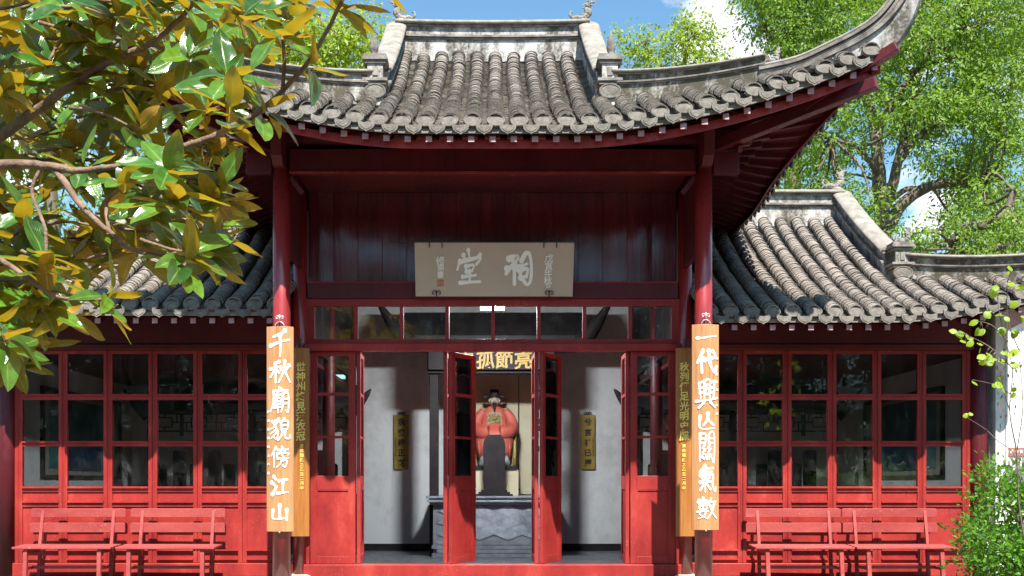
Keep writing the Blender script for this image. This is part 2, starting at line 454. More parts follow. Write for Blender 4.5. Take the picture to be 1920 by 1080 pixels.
def magnolia_mat():
    m = bpy.data.materials.new('magnolia_leaf'); m.use_nodes = True
    nt = m.node_tree; nt.nodes.clear()
    out = N(nt, 'ShaderNodeOutputMaterial'); g = N(nt, 'ShaderNodeNewGeometry')
    at = N(nt, 'ShaderNodeAttribute'); at.attribute_name = 'leafpos'
    sp = N(nt, 'ShaderNodeSeparateXYZ'); nt.links.new(at.outputs['Vector'], sp.inputs[0])
    def mth(op, a_, b_=None):
        n_ = N(nt, 'ShaderNodeMath', operation=op)
        for i_, v_ in ((0, a_), (1, b_)):
            if v_ is None: continue
            if isinstance(v_, (int, float)): n_.inputs[i_].default_value = v_
            else: nt.links.new(v_, n_.inputs[i_])
        return n_.outputs[0]
    ax = mth('ABSOLUTE', sp.outputs['X'])
    rib = N(nt, 'ShaderNodeMapRange'); rib.inputs['From Min'].default_value = 0.006; rib.inputs['From Max'].default_value = 0.022; rib.inputs['To Min'].default_value = 1; rib.inputs['To Max'].default_value = 0
    nt.links.new(ax, rib.inputs['Value'])
    vein = mth('SINE', mth('SUBTRACT', mth('MULTIPLY', sp.outputs['Y'], 62), mth('MULTIPLY', ax, 55)))
    vein = mth('POWER', mth('ABSOLUTE', vein), 6)
    rnd_ = sp.outputs['Z']
    top = ramp(nt, rnd_, [(0.0, (0.012, 0.070, 0.018)), (0.55, (0.036, 0.145, 0.022)), (1.0, (0.11, 0.25, 0.022))])
    und = ramp(nt, rnd_, [(0.0, (0.25, 0.125, 0.012)), (0.45, (0.50, 0.275, 0.016)), (0.8, (0.40, 0.29, 0.02)), (1.0, (0.25, 0.27, 0.03))])
    gv = coords(nt, (1, 1, 1), 'World'); nz_ = N(nt, 'ShaderNodeTexNoise', i_Scale=22, i_Detail=4); nt.links.new(gv, nz_.inputs['Vector'])
    blot = N(nt, 'ShaderNodeMapRange'); blot.inputs['From Min'].default_value = 0.3; blot.inputs['From Max'].default_value = 0.7; blot.inputs['To Min'].default_value = 0.62; blot.inputs['To Max'].default_value = 1.25
    nt.links.new(nz_.outputs['Fac'], blot.inputs['Value'])
    def mixc(f_, a_, b_, bt='MIX'):
        n_ = N(nt, 'ShaderNodeMixRGB', blend_type=bt)
        for i_, v_ in ((0, f_), (1, a_), (2, b_)):
            if isinstance(v_, (int, float)): n_.inputs[i_].default_value = v_
            elif isinstance(v_, tuple): n_.inputs[i_].default_value = (*v_, 1)
            else: nt.links.new(v_, n_.inputs[i_])
        return n_.outputs[0]
    top = mixc(mth('MULTIPLY', vein, 0.22), top, (0.11, 0.26, 0.05)); top = mixc(mth('MULTIPLY', rib.outputs[0], 0.75), top, (0.20, 0.33, 0.07))
    und = mixc(mth('MULTIPLY', vein, 0.16), und, (0.20, 0.09, 0.01)); und = mixc(mth('MULTIPLY', rib.outputs[0], 0.7), und, (0.55, 0.42, 0.10))
    col = mixc(1.0, mixc(g.outputs['Backfacing'], top, und), blot.outputs[0], 'MULTIPLY')
    bs = N(nt, 'ShaderNodeBsdfPrincipled'); nt.links.new(col, bs.inputs['Base Color']); bs.inputs['Specular IOR Level'].default_value = 0.65
    rr_ = N(nt, 'ShaderNodeMapRange'); rr_.inputs['To Min'].default_value = 0.17; rr_.inputs['To Max'].default_value = 0.7
    nt.links.new(g.outputs['Backfacing'], rr_.inputs['Value']); nt.links.new(rr_.outputs[0], bs.inputs['Roughness'])
    bp = N(nt, 'ShaderNodeBump', i_Strength=0.25, i_Distance=0.004); nt.links.new(mth('ADD', vein, mth('MULTIPLY', rib.outputs[0], 2)), bp.inputs['Height']); nt.links.new(bp.outputs[0], bs.inputs['Normal'])
    tl = N(nt, 'ShaderNodeBsdfTranslucent'); tl.inputs['Color'].default_value = (0.62, 0.42, 0.02, 1)
    mxs = N(nt, 'ShaderNodeMixShader'); mxs.inputs[0].default_value = 0.28
    nt.links.new(bs.outputs[0], mxs.inputs[1]); nt.links.new(tl.outputs[0], mxs.inputs[2]); nt.links.new(mxs.outputs[0], out.inputs['Surface'])
    return m
M['leaf_magnolia'] = magnolia_mat()
M['bark'] = noise_mat('tree_bark', (0.085, 0.062, 0.045), (0.20, 0.155, 0.115), 9, (1, 1, 0.3), 0.9, bump=0.8, bscale=24, third=(0.24, 0.22, 0.13))
M['bark_mag'] = noise_mat('magnolia_bark', (0.12, 0.072, 0.048), (0.25, 0.165, 0.115), 14, (1, 1, 1), 0.85, bump=0.9, bscale=55)
M['twig'] = noise_mat('bare_twig', (0.10, 0.07, 0.055), (0.20, 0.15, 0.12), 20, rough=0.8)
# ------------------------------------------------------------------ ground
def ground_mat():
    m, nt, bs = new_mat('courtyard_earth')
    v = coords(nt, (1, 1, 1), 'World')
    n = N(nt, 'ShaderNodeTexNoise', i_Scale=0.8, i_Detail=9, i_Roughness=0.65)
    nt.links.new(v, n.inputs['Vector'])
    nt.links.new(ramp(nt, n.outputs['Fac'], [(0.3, (0.10, 0.09, 0.07)), (0.7, (0.18, 0.165, 0.135))]), bs.inputs['Base Color'])
    bs.inputs['Roughness'].default_value = 0.9
    return m
g = MB().add([(-300, -300, -0.36), (300, -300, -0.36), (300, 400, -0.36), (-300, 400, -0.36)], [(0, 1, 2, 3)])
tag(g.build('ground', ground_mat()), kind='structure')
M['paving'] = noise_mat('courtyard_paving', (0.11, 0.10, 0.085), (0.16, 0.145, 0.125), 3, rough=0.85, bump=0.3, island=0.12)
M['platform'] = noise_mat('stone_platform', (0.12, 0.11, 0.095), (0.17, 0.155, 0.135), 3, rough=0.85, bump=0.3)
pv = MB().box(-9, 9, -10, -1.62, -0.40, -0.345)
pave = tag(pv.build('courtyard_paving', M['paving']), kind='structure')
slab = None
k = 0
for j in range(10):
    for i in range(15):
        x = -9 + i * 1.2 + (0.6 if j % 2 else 0); y = -9.9 + j * 0.82
        if x > 7.9: continue
        if slab is None:
            slab = MB().box(0.006, 1.194, 0.006, 0.814, -0.01, 0.02).mesh('paving_slab'); slab.materials.append(M['paving'])
        o = bpy.data.objects.new('paving_slab', slab); COL.objects.link(o)
        o.location = (x, y, -0.332 + rnd.uniform(-0.002, 0.002)); adopt(o, pave)
pf = MB().box(-7.6, 7.6, -1.45, 6.6, -0.40, 0.0)
plat = tag(pf.build('hall_platform', M['platform'], bevel=0.01), kind='structure')
for zz, yy in ((-0.24, -1.78), (-0.12, -1.62)):
    st = MB().box(-2.6, 2.6, yy, -1.455, zz - 0.12, zz)
    st.build('step', M['platform'], plat, bevel=0.008)

# ------------------------------------------------------------------ roof machinery
PITCH = 0.2277
def resample(pts):
    s = [0.0]
    for a, b in zip(pts, pts[1:]): s.append(s[-1] + (b - a).length)
    def at(q):
        q = max(0, min(q, s[-1] - 1e-6))
        lo = 0
        while lo < len(s) - 2 and s[lo + 1] < q: lo += 1
        t = (q - s[lo]) / max(1e-9, s[lo+1] - s[lo])
        return pts[lo].lerp(pts[lo+1], t), (pts[lo+1] - pts[lo]).normalized()
    return s[-1], at
def tile_row(mb, pts, lat, rl=0.087, ru=0.078, step=0.052, convex=True):
    total, at = resample(pts)
    lat = Vector(lat)
    q = 0.0
    nseg = 8; ph_ = rnd.uniform(0, 6.28)
    while q < total - 0.02:
        st = step * rnd.uniform(0.72, 1.35)
        a, d = at(q); b, d2 = at(min(total, q + st * 1.2))
        up = lat.cross(d); up = -up if up.z < 0 else up
        j = lat * (rnd.uniform(-0.006, 0.006) + 0.007 * math.sin(q * 2.6 + ph_)) + up * rnd.uniform(-0.004, 0.004)
        k = rnd.uniform(0.92, 1.06)
        roll = rnd.uniform(-0.05, 0.05)
        rings = []
        if convex:
            for c, kk in ((a, k - 0.14), (a, k), (b, k - 0.11)):
                ring = []
                for i in range(nseg + 1):
                    t = R(-95 + 190 * i / nseg) + roll
                    ring.append(c + j + lat * (rl * kk * math.sin(t)) + up * (ru * kk * math.cos(t)))
                rings.append(ring)
        else:
            for c, dz in ((a, -0.026), (a, 0.0), (b, -0.014)):
                ring = []
                for i in range(5):
                    u = -1 + 2 * i / 4
                    ring.append(c + j + lat * (u * 0.112) + up * (0.034 * u * u - 0.052 + dz))
                rings.append(ring)
        mb.loft(rings, smooth=False)
        q += st
def eave_disc_mesh():
    m = MB(); n = 18; rings = []
    for (r, y) in ((0.0, -0.010), (0.45, -0.009), (0.80, -0.007), (0.88, -0.012), (1.0, -0.010), (1.0, 0.03)):
        ring = []
        for k in range(n):
            t = 2 * math.pi * k / n
            z = math.sin(t) * 0.056 * r
            if z < 0: z *= 1.12
            ring.append((math.cos(t) * 0.089 * r, y, z))
        rings.append(ring)
    m.loft(rings, closed=True, smooth=False)
    return m.mesh('eave_tile')
def drip_mesh():
    m = MB()
    out = [(-0.078, 0.030), (-0.082, -0.005), (-0.072, -0.035), (-0.048, -0.060), (-0.018, -0.072), (0, -0.086), (0.018, -0.072), (0.048, -0.060), (0.072, -0.035), (0.082, -0.005), (0.078, 0.030), (0.04, 0.010), (0, 0.004), (-0.04, 0.010)]
    m.prism([(x, -0.012, z) for x, z in out], (0, 0.02, 0))
    inn = [(x * 0.74, z * 0.70 - 0.007) for x, z in out]
    m.prism([(x, -0.017, z) for x, z in inn], (0, 0.008, 0))
    return m.mesh('drip_tile')
EAVE = eave_disc_mesh(); EAVE.materials.append(M['tile_end'])
DRIP = drip_mesh(); DRIP.materials.append(M['tile_end'])
RAFT = MB().box(-0.03, 0.03, -0.004, 0.004, -0.031, 0.031).mesh('rafter_end'); RAFT.materials.append(M['rafter_end'])
def place(mesh, name, parent, loc, rz=0.0, jit=0.0, rx=0.0, sc=1.0):
    o = bpy.data.objects.new(name, mesh); COL.objects.link(o)
    o.location = loc
    o.rotation_euler = (rx + rnd.uniform(-jit, jit), rnd.uniform(-jit, jit), rz + rnd.uniform(-jit, jit))
    o.scale = (sc, sc, sc)
    adopt(o, parent)
    return o
def sweep(mb, path, section, lat=None, smooth=False):
    rings = []
    for i, p in enumerate(path):
        if lat is None:
            d = path[min(i+1, len(path)-1)] - path[max(i-1, 0)]
            l = Vector((d.y, -d.x, 0)).normalized()
        else: l = Vector(lat)
        sec = section(i / (len(path) - 1)) if callable(section) else section
        rings.append([p + l * u + Vector((0, 0, v)) for u, v in sec])
    mb.loft(rings, closed=True, smooth=smooth, caps=True)
def ridge(parent, path, h, hw=0.10, mat=None, lat=None, h2=None, sink=0.10, tiles=True):
    h2 = h if h2 is None else h2
    H = lambda t: lerp(h, h2, t)
    def rect(k, a, b, base=False):
        return lambda t: [(-hw*k, (a*H(t) if not base else -sink)), (hw*k, (a*H(t) if not base else -sink)), (hw*k, b*H(t)), (-hw*k, b*H(t))]
    m = MB(); sweep(m, path, rect(0.78, 0, 0.40, True), lat); sweep(m, path, rect(0.72, 0.505, 0.775), lat)
    body = m.build('ridge_body', mat or M['ridge'], parent)
    m = MB()
    for a, b, k in ((0.395, 0.435, 0.95), (0.45, 0.51, 1.12), (0.77, 0.805, 0.95), (0.82, 0.87, 1.15)):
        sweep(m, path, rect(k, a, b), lat)
    m.build('ridge_moulding', M['mould'], parent)
    m = MB()
    sweep(m, path, lambda t: [(hw*1.30*math.cos(a), H(t)*0.865 + H(t)*0.135*math.sin(a)) for a in [R(x) for x in (0, 25, 50, 75, 105, 130, 155, 180)]] + [(-hw*1.2, H(t)*0.83), (hw*1.2, H(t)*0.83)], lat, True)
    cap = m.build('ridge_cap', M['cap'], parent)
    return body
def beast(parent, loc, s=1.0, flip=1, mat=None):
    """curled dragon-fish ornament at a ridge end"""
    m = MB(); L0 = Vector(loc)
    def P(x, z, y=0): return L0 + Vector((x * flip * s, y * s, z * s))
    body = smooth_path([(-0.20, 0.03), (-0.13, 0.05), (-0.05, 0.03), (0.03, 0.06), (0.08, 0.14), (0.07, 0.22), (0.12, 0.30)], 4)
    n = len(body); rb = random.Random(int(abs(loc[0]) * 977 + abs(loc[2]) * 131))
    m.tube([P(x, z) for x, z in body], [s * (0.020 + 0.05 * math.sin(math.pi * (i + 2) / (n + 4)) * rb.uniform(0.75, 1.2)) for i in range(n)], 8, smooth=False)
    m.tube([P(-0.19, 0.03), P(-0.25, 0.10), P(-0.22, 0.16), P(-0.18, 0.14)], [0.03*s, 0.024*s, 0.016*s, 0.006*s], 6)
    for k in range(16):
        x, z = body[rb.randrange(3, n)]; an = rb.uniform(0.1, 3.0); l = rb.uniform(0.06, 0.14); yy = rb.uniform(-0.04, 0.04)
        m.tube([P(x, z, yy), P(x + 0.5*l*math.cos(an), z + 0.5*l*math.sin(an), yy * 1.4), P(x + l*math.cos(an + 0.5), z + l*math.sin(an + 0.5), yy * 1.6)], [0.024*s, 0.018*s, 0.004*s], 5, smooth=False)
    m.lathe([(0.10*s, -0.06*s), (0.11*s, -0.02*s), (0.07*s, 0.02*s), (0.02*s, 0.04*s)], L0, 10)
    return m.build('ridge_ornament', mat or M['cap'], parent)
def finial(parent, loc, s=1.0):
    m = MB().lathe([(0.05*s, 0), (0.055*s, 0.03*s), (0.03*s, 0.06*s), (0.05*s, 0.10*s), (0.06*s, 0.15*s), (0.045*s, 0.20*s), (0.05*s, 0.23*s), (0.02*s, 0.30*s), (0.008*s, 0.36*s)], loc, 10)
    return m.build('pier_finial', M['mould'], parent)
def pier(parent, c, half=0.115, z0=0.0, z1=0.5):
    """little masonry block where the gable ridge ends, with a round tile on its foot"""
    x, y, z = c
    m = MB().box(x-half*0.8, x+half*0.8, y-half*0.9, y+half, z+z0, z+z1*0.80)
    m.build('ridge_pier', M['ridge'], parent)
    for a, b, k in ((0.34, 0.39, 1.1), (0.41, 0.47, 1.28), (0.80, 0.85, 1.08), (0.87, 0.93, 1.28), (0.94, 1.0, 1.15)):
        m = MB().box(x-half*k, x+half*k, y-half*k, y+half*k, z+z1*a, z+z1*b)
        m.build('pier_moulding', M['mould'], parent)
    m = MB().box(x-0.028, x+0.028, y-half*0.9-0.012, y-half*0.9+0.004, z+z1*0.54, z+z1*0.72)
    m.build('pier_niche', M['mould'], parent)
    o = place(EAVE, 'eave_tile', parent, (x, y-half*1.02, z+z1*0.20), sc=1.35)

# ------------------------------------------------------------------ main hall
hall = thing('memorial_hall', 'two-tiered red timber hall with grey tiled upturned roof, plaque over its open doors', 'hall', (0, 1.2, 0))
YE, ZE, YR, ZR = -1.05, 4.612, 2.44, 6.60
def prof(Y, ye=YE, ze=ZE, yr=YR, zr=ZR):
    t = (Y - ye) / (yr - ye)
    t = t if t <= 1 else 2 - t
    return ze + (zr - ze) * (0.72 * t + 0.28 * t * t)
def lift(X): return 0.725 * max(0.0, (abs(X) - 0.8) / 2.98) ** 1.7
def surf(X, Y): return prof(Y) + lift(X)
def hipY(X): return 0.3 - (abs(X) - 1.25) / 2.6 * 1.35
XC = 3.85
YB = 2 * YR - YE           # back eave
def Xs(Y):
    d = min(Y - YE, YB - Y)
    return 3.30 + 0.55 * max(0.0, 1 - d / 2.2) ** 1.8
def Zs(Y):
    d = min(Y - YE, YB - Y)
    return ZE + 0.74 * max(0.0, 1 - d / 3.0) ** 1.7
def Xin(Y):
    d = min(Y - YE, YB - Y)
    return 1.25 if d > 1.35 else 1.25 + (1.35 - d) / 1.35 * 2.6
def side_surf(X, Y):
    xo = Xs(Y); xi = min(Xin(Y), xo - 0.01)
    d = min(Y - YE, YB - Y)
    zi = surf(xi, YE + d) if d <= 1.35 else prof(YE + 1.35) + 0.10
    t = max(0, min(1, (xo - X) / max(0.02, xo - xi)))
    return Zs(Y) + (zi - Zs(Y)) * (0.7 * t + 0.3 * t * t)
def under(mb, X, Y, o): return Vector((X, Y, surf(X, Y) - o))
# deck
m = MB()
xs = [-XC + i * (2 * XC) / 44 for i in range(45)]
for back in (0, 1):
    for off in (0.105, 0.14):
        rings = []
        for x in xs:
            top = YR if abs(x) < 1.25 else hipY(x)
            ring = []
            for j in range(13):
                y = lerp(YE + 0.02, max(top, YE + 0.03), j / 12)
                ring.append((x, (2 * YR - y) if back else y, surf(x, y) - off))
            rings.append(ring)
        m.loft(rings)
for s in (-1, 1):
    for off in (0.105, 0.14):
        rings = []
        for j in range(41):
            y = lerp(YE + 0.02, YB - 0.02, j / 40)
            xo = Xs(y) - 0.02; xi = min(Xin(y), xo - 0.01)
            rings.append([(s * lerp(xo, xi, i / 8), y, side_surf(lerp(xo, xi, i / 8), y) - off) for i in range(9)])
        m.loft(rings)
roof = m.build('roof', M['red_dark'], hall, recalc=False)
# front tile rows
mt, mpn = MB(), MB()
TX = [0.034 + PITCH * k for k in range(-17, 17)]
for x in TX:
    if abs(x) > XC - 0.1: continue
    top = YR - 0.06 if abs(x) < 1.12 else (0.36 if abs(x) < 1.3 else hipY(x) + 0.05)
    n = 26
    pts = [Vector((x, y, surf(x, y))) for y in [lerp(YE, top, i / n) for i in range(n + 1)]]
    tile_row(mt, pts, (1, 0, 0))
    place(EAVE, 'eave_tile', roof, (x, YE - 0.012, surf(x, YE) - 0.002), jit=0.07, rx=R(-14))
for x in [t + PITCH / 2 for t in TX]:
    if abs(x) > XC - 0.12: continue
    top = YR - 0.06 if abs(x) < 1.12 else (0.36 if abs(x) < 1.3 else hipY(x) + 0.05)
    pts = [Vector((x, y, surf(x, y) - 0.004)) for y in [lerp(YE - 0.01, top, i / 24) for i in range(25)]]
    tile_row(mpn, pts, (1, 0, 0), convex=False, step=0.038)
    place(DRIP, 'drip_tile', roof, (x, YE - 0.045, surf(x, YE) - 0.066), jit=0.06, rx=R(-6))
# side tile rows
for s in (-1, 1):
    k = 0
    y = YE + 0.25
    while y < YB - 0.2:
        for half, mb_, cv in ((0, mt, True), (PITCH / 2, mpn, False)):
            yy = y + half
            xo = Xs(yy); xi = Xin(yy) - 0.02
            if xo - xi > 0.12:
                pts = [Vector((s * lerp(xo, xi, i / 14), yy, side_surf(lerp(xo, xi, i / 14), yy))) for i in range(15)]
                tile_row(mb_, pts, (0, 1, 0), convex=cv, step=0.07)
            if cv: place(EAVE, 'eave_tile', roof, (s * (xo + 0.012), yy, Zs(yy)), rz=s * R(90), jit=0.05)
            else: place(DRIP, 'drip_tile', roof, (s * (xo + 0.03), yy, Zs(yy) - 0.055), rz=s * R(90), jit=0.05)
        y += PITCH
tag(mt.build('cover_tiles', M['tile'], roof, recalc=False), 'rows of stacked grey half-round cover tiles', kind='stuff')
tag(mpn.build('pan_tiles', M['pan'], roof, recalc=False), 'stacked grey pan tiles in the channels', kind='stuff')
V_, F_ = [], []
for _ in range(150):
    lx = rnd.uniform(-3.3, 3.3); ly = rnd.uniform(-0.95, 0.25 if abs(lx) > 1.2 else 2.2)
    if abs(lx) > 1.3 and ly > hipY(lx) - 0.05: continue
    lx = round((lx - 0.034 - PITCH / 2) / PITCH) * PITCH + 0.034 + PITCH / 2 + rnd.uniform(-0.03, 0.03)
    p_ = Vector((lx, ly, surf(lx, ly) - 0.020)); an = rnd.uniform(0, 6.28); l_ = rnd.uniform(0.03, 0.07)
    d_ = Vector((math.cos(an), math.sin(an), 0.45 * math.sin(an))) * l_; s_ = Vector((-math.sin(an), math.cos(an), 0.45 * math.cos(an))) * l_ * 0.3
    i_ = len(V_); V_ += [p_ - d_ * 0.5, p_ + s_, p_ + d_ * 0.5 + Vector((0, 0, 0.01)), p_ - s_]; F_.append((i_, i_ + 1, i_ + 2, i_ + 3))
me = bpy.data.meshes.new('leaf_litter'); me.from_pydata(V_, [], F_); me.materials.append(M['leaf_dead'])
link('leaf_litter', me, None, roof)['kind'] = 'stuff'
# ridges
ridge(roof, [Vector((lerp(-1.24, 1.24, i / 24), YR, ZR - 0.02 + 0.02 * (2 * i / 24 - 1) ** 2)) for i in range(25)], 0.44, 0.12)
for s in (-1, 1):
    path = [Vector((s * 1.23, y, prof(y) + 0.02)) for y in [lerp(YR + 0.05, 0.36, i / 16) for i in range(17)]]
    ridge(roof, path, 0.44, 0.105, lat=(s, 0, 0), h2=0.40)
    pier(roof, (s * 1.27, 0.27, prof(0.27)), 0.105, -0.05, 0.50)
    beast(roof, (s * 1.17, YR, ZR + 0.44), 0.72, s)
    finial(roof, (s * 1.29, 0.27, prof(0.27) + 0.48), 0.85)
    # gable wall above the side slope
    mgw = MB(); poly = []
    for i in range(13):
        y = lerp(0.3, 2 * YR - 0.3, i / 12); poly.append((s * 1.16, y, prof(y) - 0.06))
    poly = [(s * 1.16, 2 * YR - 0.3, 5.0), (s * 1.16, 0.3, 5.0)] + poly
    mgw.prism(poly, (s * 0.05, 0, 0)); mgw.build('gable_wall', M['plaster'], roof)
    # hip ridge, first stretch
    path = []
    for i in range(13):
        x = lerp(1.33, 2.80, i / 12); y = hipY(x)
        path.append(Vector((s * x, y, surf(x, y) + 0.03)))
    ridge(roof, path, 0.295, 0.085, mat=M['ridge_dirty'], h2=0.215)
    beast(roof, Vector((s * 2.86, hipY(2.86), surf(2.86, hipY(2.86)) + 0.15)), 0.42, s)
    # second stretch sweeping up to the tip, plaster fills the wedge below it
    tip = []
    for px, py in smooth_path([(1428, 152), (1500, 136), (1560, 110), (1620, 80), (1662, 50), (1694, 12), (1716, -30), (1730, -75)], 4):
        q = (px - VPX) / FPX
        x = 12.749 * q / (1 + 0.519 * q); D = 12.749 - 0.519 * x
        z = CAMZ + (VPY - py) * D / FPX
        tip.append(Vector((s * x, D - CAMD, z)))
    m = MB(); rings = []
    for i, p in enumerate(tip):
        x = abs(p.x)
        low = min(p.z - 0.02, surf(min(x, XC), max(YE, p.y)) - 0.05) if x < 3.9 else p.z - 0.30
        low = max(low, p.z - 0.42)
        d = Vector((s, -0.519, 0)).normalized(); l = Vector((-d.y, d.x, 0))
        wd = 0.062
        rings.append([Vector((p.x, p.y, low)) - l * wd, Vector((p.x, p.y, low)) + l * wd, p + l * wd, p - l * wd])
    m.loft(rings, closed=True, smooth=False, caps=True)
    m.build('ridge_body', M['ridge'], roof)
    m = MB()
    for k, (a, b) in ((0.095, (0.0, 0.035)), (0.080, (0.045, 0.075)), (0.10, (0.085, 0.115))):
        rings = []
        for i, p in enumerate(tip):
            d = (tip[min(i+1, len(tip)-1)] - tip[max(i-1, 0)]).normalized()
            l = Vector((d.y, -d.x, 0)).normalized(); u = d.cross(l); u = -u if u.z < 0 else u
            rings.append([p + l * i_ + u * j_ for i_, j_ in ((-k, a), (k, a), (k, b), (-k, b))])
        m.loft(rings, closed=True, smooth=False, caps=True)
    m.build('ridge_moulding', M['mould'], roof)
    m = MB(); rings = []
    for i, p in enumerate(tip):
        d = (tip[min(i+1, len(tip)-1)] - tip[max(i-1, 0)]).normalized()
        l = Vector((d.y, -d.x, 0)).normalized(); u = d.cross(l); u = -u if u.z < 0 else u
        rings.append([p + l * 0.10 * math.cos(a) + u * (0.118 + 0.05 * math.sin(a)) for a in [math.pi * q / 6 for q in range(7)]])
    m.loft(rings, closed=True, smooth=True, caps=True)
    m.build('ridge_cap', M['cap'], roof)
    # corner beams
    m = MB().beam((s * 2.15, 0.1, 4.62), (s * 3.74, -1.02, 4.99), 0.11, 0.13, h2=0.11)
    m.build('corner_beam', M['red_dark'], hall, bevel=0.006)
    m = MB().beam((s * 3.15, -0.62, 4.90), (s * 3.90, -1.13, 5.30), 0.11, 0.12, h2=0.09)
    m.build('corner_beam', M['red_dark'], hall, bevel=0.006)
# fascia strips along the eaves
m = MB(); ra = []
for i in range(61):
    x = lerp(-XC + 0.05, XC - 0.05, i / 60); z = surf(x, YE) - 0.19
    ra.append([(x, -0.95, z - 0.045), (x, -0.93, z - 0.045), (x, -0.93, z + 0.035), (x, -0.95, z + 0.035)])
m.loft(ra, closed=True, smooth=False, caps=True); m.build('eave_fascia', M['red'], roof)
m = MB(); ra = []
for i in range(61):
    x = lerp(-XC + 0.02, XC - 0.02, i / 60); z = surf(x, YE) - 0.10
    ra.append([(x, -1.055, z - 0.02), (x, -1.02, z - 0.02), (x, -1.02, z + 0.025), (x, -1.055, z + 0.025)])
m.loft(ra, closed=True, smooth=False, caps=True); m.build('eave_board', M['tile'], roof)
for s in (-1, 1):
    m = MB(); ra = []
    for i in range(61):
        y = lerp(YE + 0.05, YB - 0.05, i / 60); x = Xs(y) - 0.10; z = Zs(y) - 0.17
        ra.append([(s * x, y, z - 0.05), (s * (x - 0.02), y, z - 0.05), (s * (x - 0.02), y, z + 0.06), (s * x, y, z + 0.06)])
    m.loft(ra, closed=True, smooth=False, caps=True); m.build('eave_fascia', M['red_dark'], roof)
# rafters
n = 37
for i in range(n):
    x = lerp(-3.72, 3.72, i / (n - 1))
    yi = -0.30 if abs(x) < 2.6 else lerp(-0.30, -0.85, (abs(x) - 2.6) / 1.15)
    xi = x * 0.97
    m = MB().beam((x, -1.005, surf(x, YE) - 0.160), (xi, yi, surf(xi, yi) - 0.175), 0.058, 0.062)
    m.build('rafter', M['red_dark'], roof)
    place(RAFT, 'rafter_end', roof, (x, -1.010, surf(x, YE) - 0.162))
for i in range(24):
    x = lerp(-2.6, 2.6, i / 23)
    m = MB().tube([(x, -0.91, surf(x, YE) - 0.16), (x, 0.9, prof(0.9) - 0.20)], 0.036, 8)
    m.build('rafter', M['red_dark'], roof)
for s in (-1, 1):
    for i in range(30):
        yo = lerp(YE + 0.12, YB - 0.4, (i / 29))
        yi = yo if yo > 0.9 else 0.35 + (yo + 1.0) / 1.9 * 0.55
        xo = Xs(yo) - 0.03
        zo = Zs(yo) - 0.155
        a = Vector((s * 2.05, yi, 4.84)); b = Vector((s * xo, yo, zo))
        mid = a.lerp(b, 0.62)
        m = MB().beam(a - Vector((0, 0, 0.05)), mid - Vector((0, 0, 0.06)), 0.07, 0.07)
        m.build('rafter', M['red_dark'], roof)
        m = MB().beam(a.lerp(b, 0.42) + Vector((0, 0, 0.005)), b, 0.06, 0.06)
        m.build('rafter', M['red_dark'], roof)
# columns
for s in (-1, 1):
    for y, r_, top in ((0, 0.094, 4.44), (1.15, 0.085, 4.5)):
        m = MB().lathe([(r_, 0.03), (r_ * 1.01, 1.2), (r_, 2.6), (r_ * 0.95, top)], (s * 2.247, y, 0), 28)
        m.build('column', M['red_gloss'], hall)
        m = MB().lathe([(0.15, 0), (0.155, 0.015), (0.13, 0.028), (0.115, 0.032)], (s * 2.247, y, 0), 24)
        m.build('column_base', M['stone'], hall)
    for y in (3.4, 5.75):
        m = MB().lathe([(0.085, 0.0), (0.085, 2.2), (0.08, 4.6)], (s * 2.247, y, 0), 16)
        m.build('column', M['red_dark'], hall)
    # beam head standing forward over the column, stub of the architrave beyond it
    m = MB().prism([(s * 2.247 - 0.055, 0.10, 4.42), (s * 2.247 - 0.055, -0.20, 4.42), (s * 2.247 - 0.055, -0.30, 4.50), (s * 2.247 - 0.055, -0.34, 4.80), (s * 2.247 - 0.055, 0.10, 4.80)], (0.11, 0, 0))
    m.build('beam_head', M['red_dark'], hall, bevel=0.006)
    m = MB().box(min(s * 2.345, s * 2.62), max(s * 2.345, s * 2.62), -0.045, 0.045, 4.38, 4.61)
    m.build('beam_stub', M['red_dark'], hall, bevel=0.006)
    m = MB().beam((s * 2.34, 0, 4.70), (s * 2.74, 0, 4.72), 0.07, 0.06); m.beam((s * 2.60, -0.18, 4.60), (s * 2.56, 0.15, 4.78), 0.05, 0.07)
    m.build('bracket_arm', M['red_dark'], hall, bevel=0.004)
    m = MB().beam((s * 2.16, 0.0, 4.36), (s * 2.02, 0.0, 4.18), 0.03, 0.05); pass
    m.build('corner_bracket', M['red_dark'], hall, bevel=0.004)
    # side tie beams and side walls of the upper storey
    m = MB().box(s * 2.247 - 0.05, s * 2.247 + 0.05, 0.10, 5.75, 4.42, 4.70); m.build('tie_beam', M['red_dark'], hall)
    m = MB().box(s * 2.247 - 0.03, s * 2.247 + 0.03, 1.24, 5.9, 2.75, 4.42); m.build('side_wall', M['black'], hall)  # black colour stands in for the dark interior behind the end transom panes
    m = MB().box(s * 2.247 - 0.03, s * 2.247 + 0.03, 0.10, 1.06, 3.6, 4.42); m.build('side_wall', M['red_dark'], hall)
m = MB().box(-2.152, 2.152, -0.055, 0.055, 4.378, 4.64); m.build('architrave', M['red_dark'], hall, bevel=0.006)
m = MB().box(-2.152, 2.152, -0.075, -0.058, 4.372, 4.396); m.build('architrave_bead', M['red'], hall)
m = MB().tube([(-2.75, 0, 4.78), (2.75, 0, 4.78)], 0.085, 16); m.build('eave_purlin', M['red_dark'], hall)
m = MB().box(-2.15, 2.15, 0.06, 1.16, 4.50, 4.53); m.build('porch_ceiling', M['red_dark'], hall)
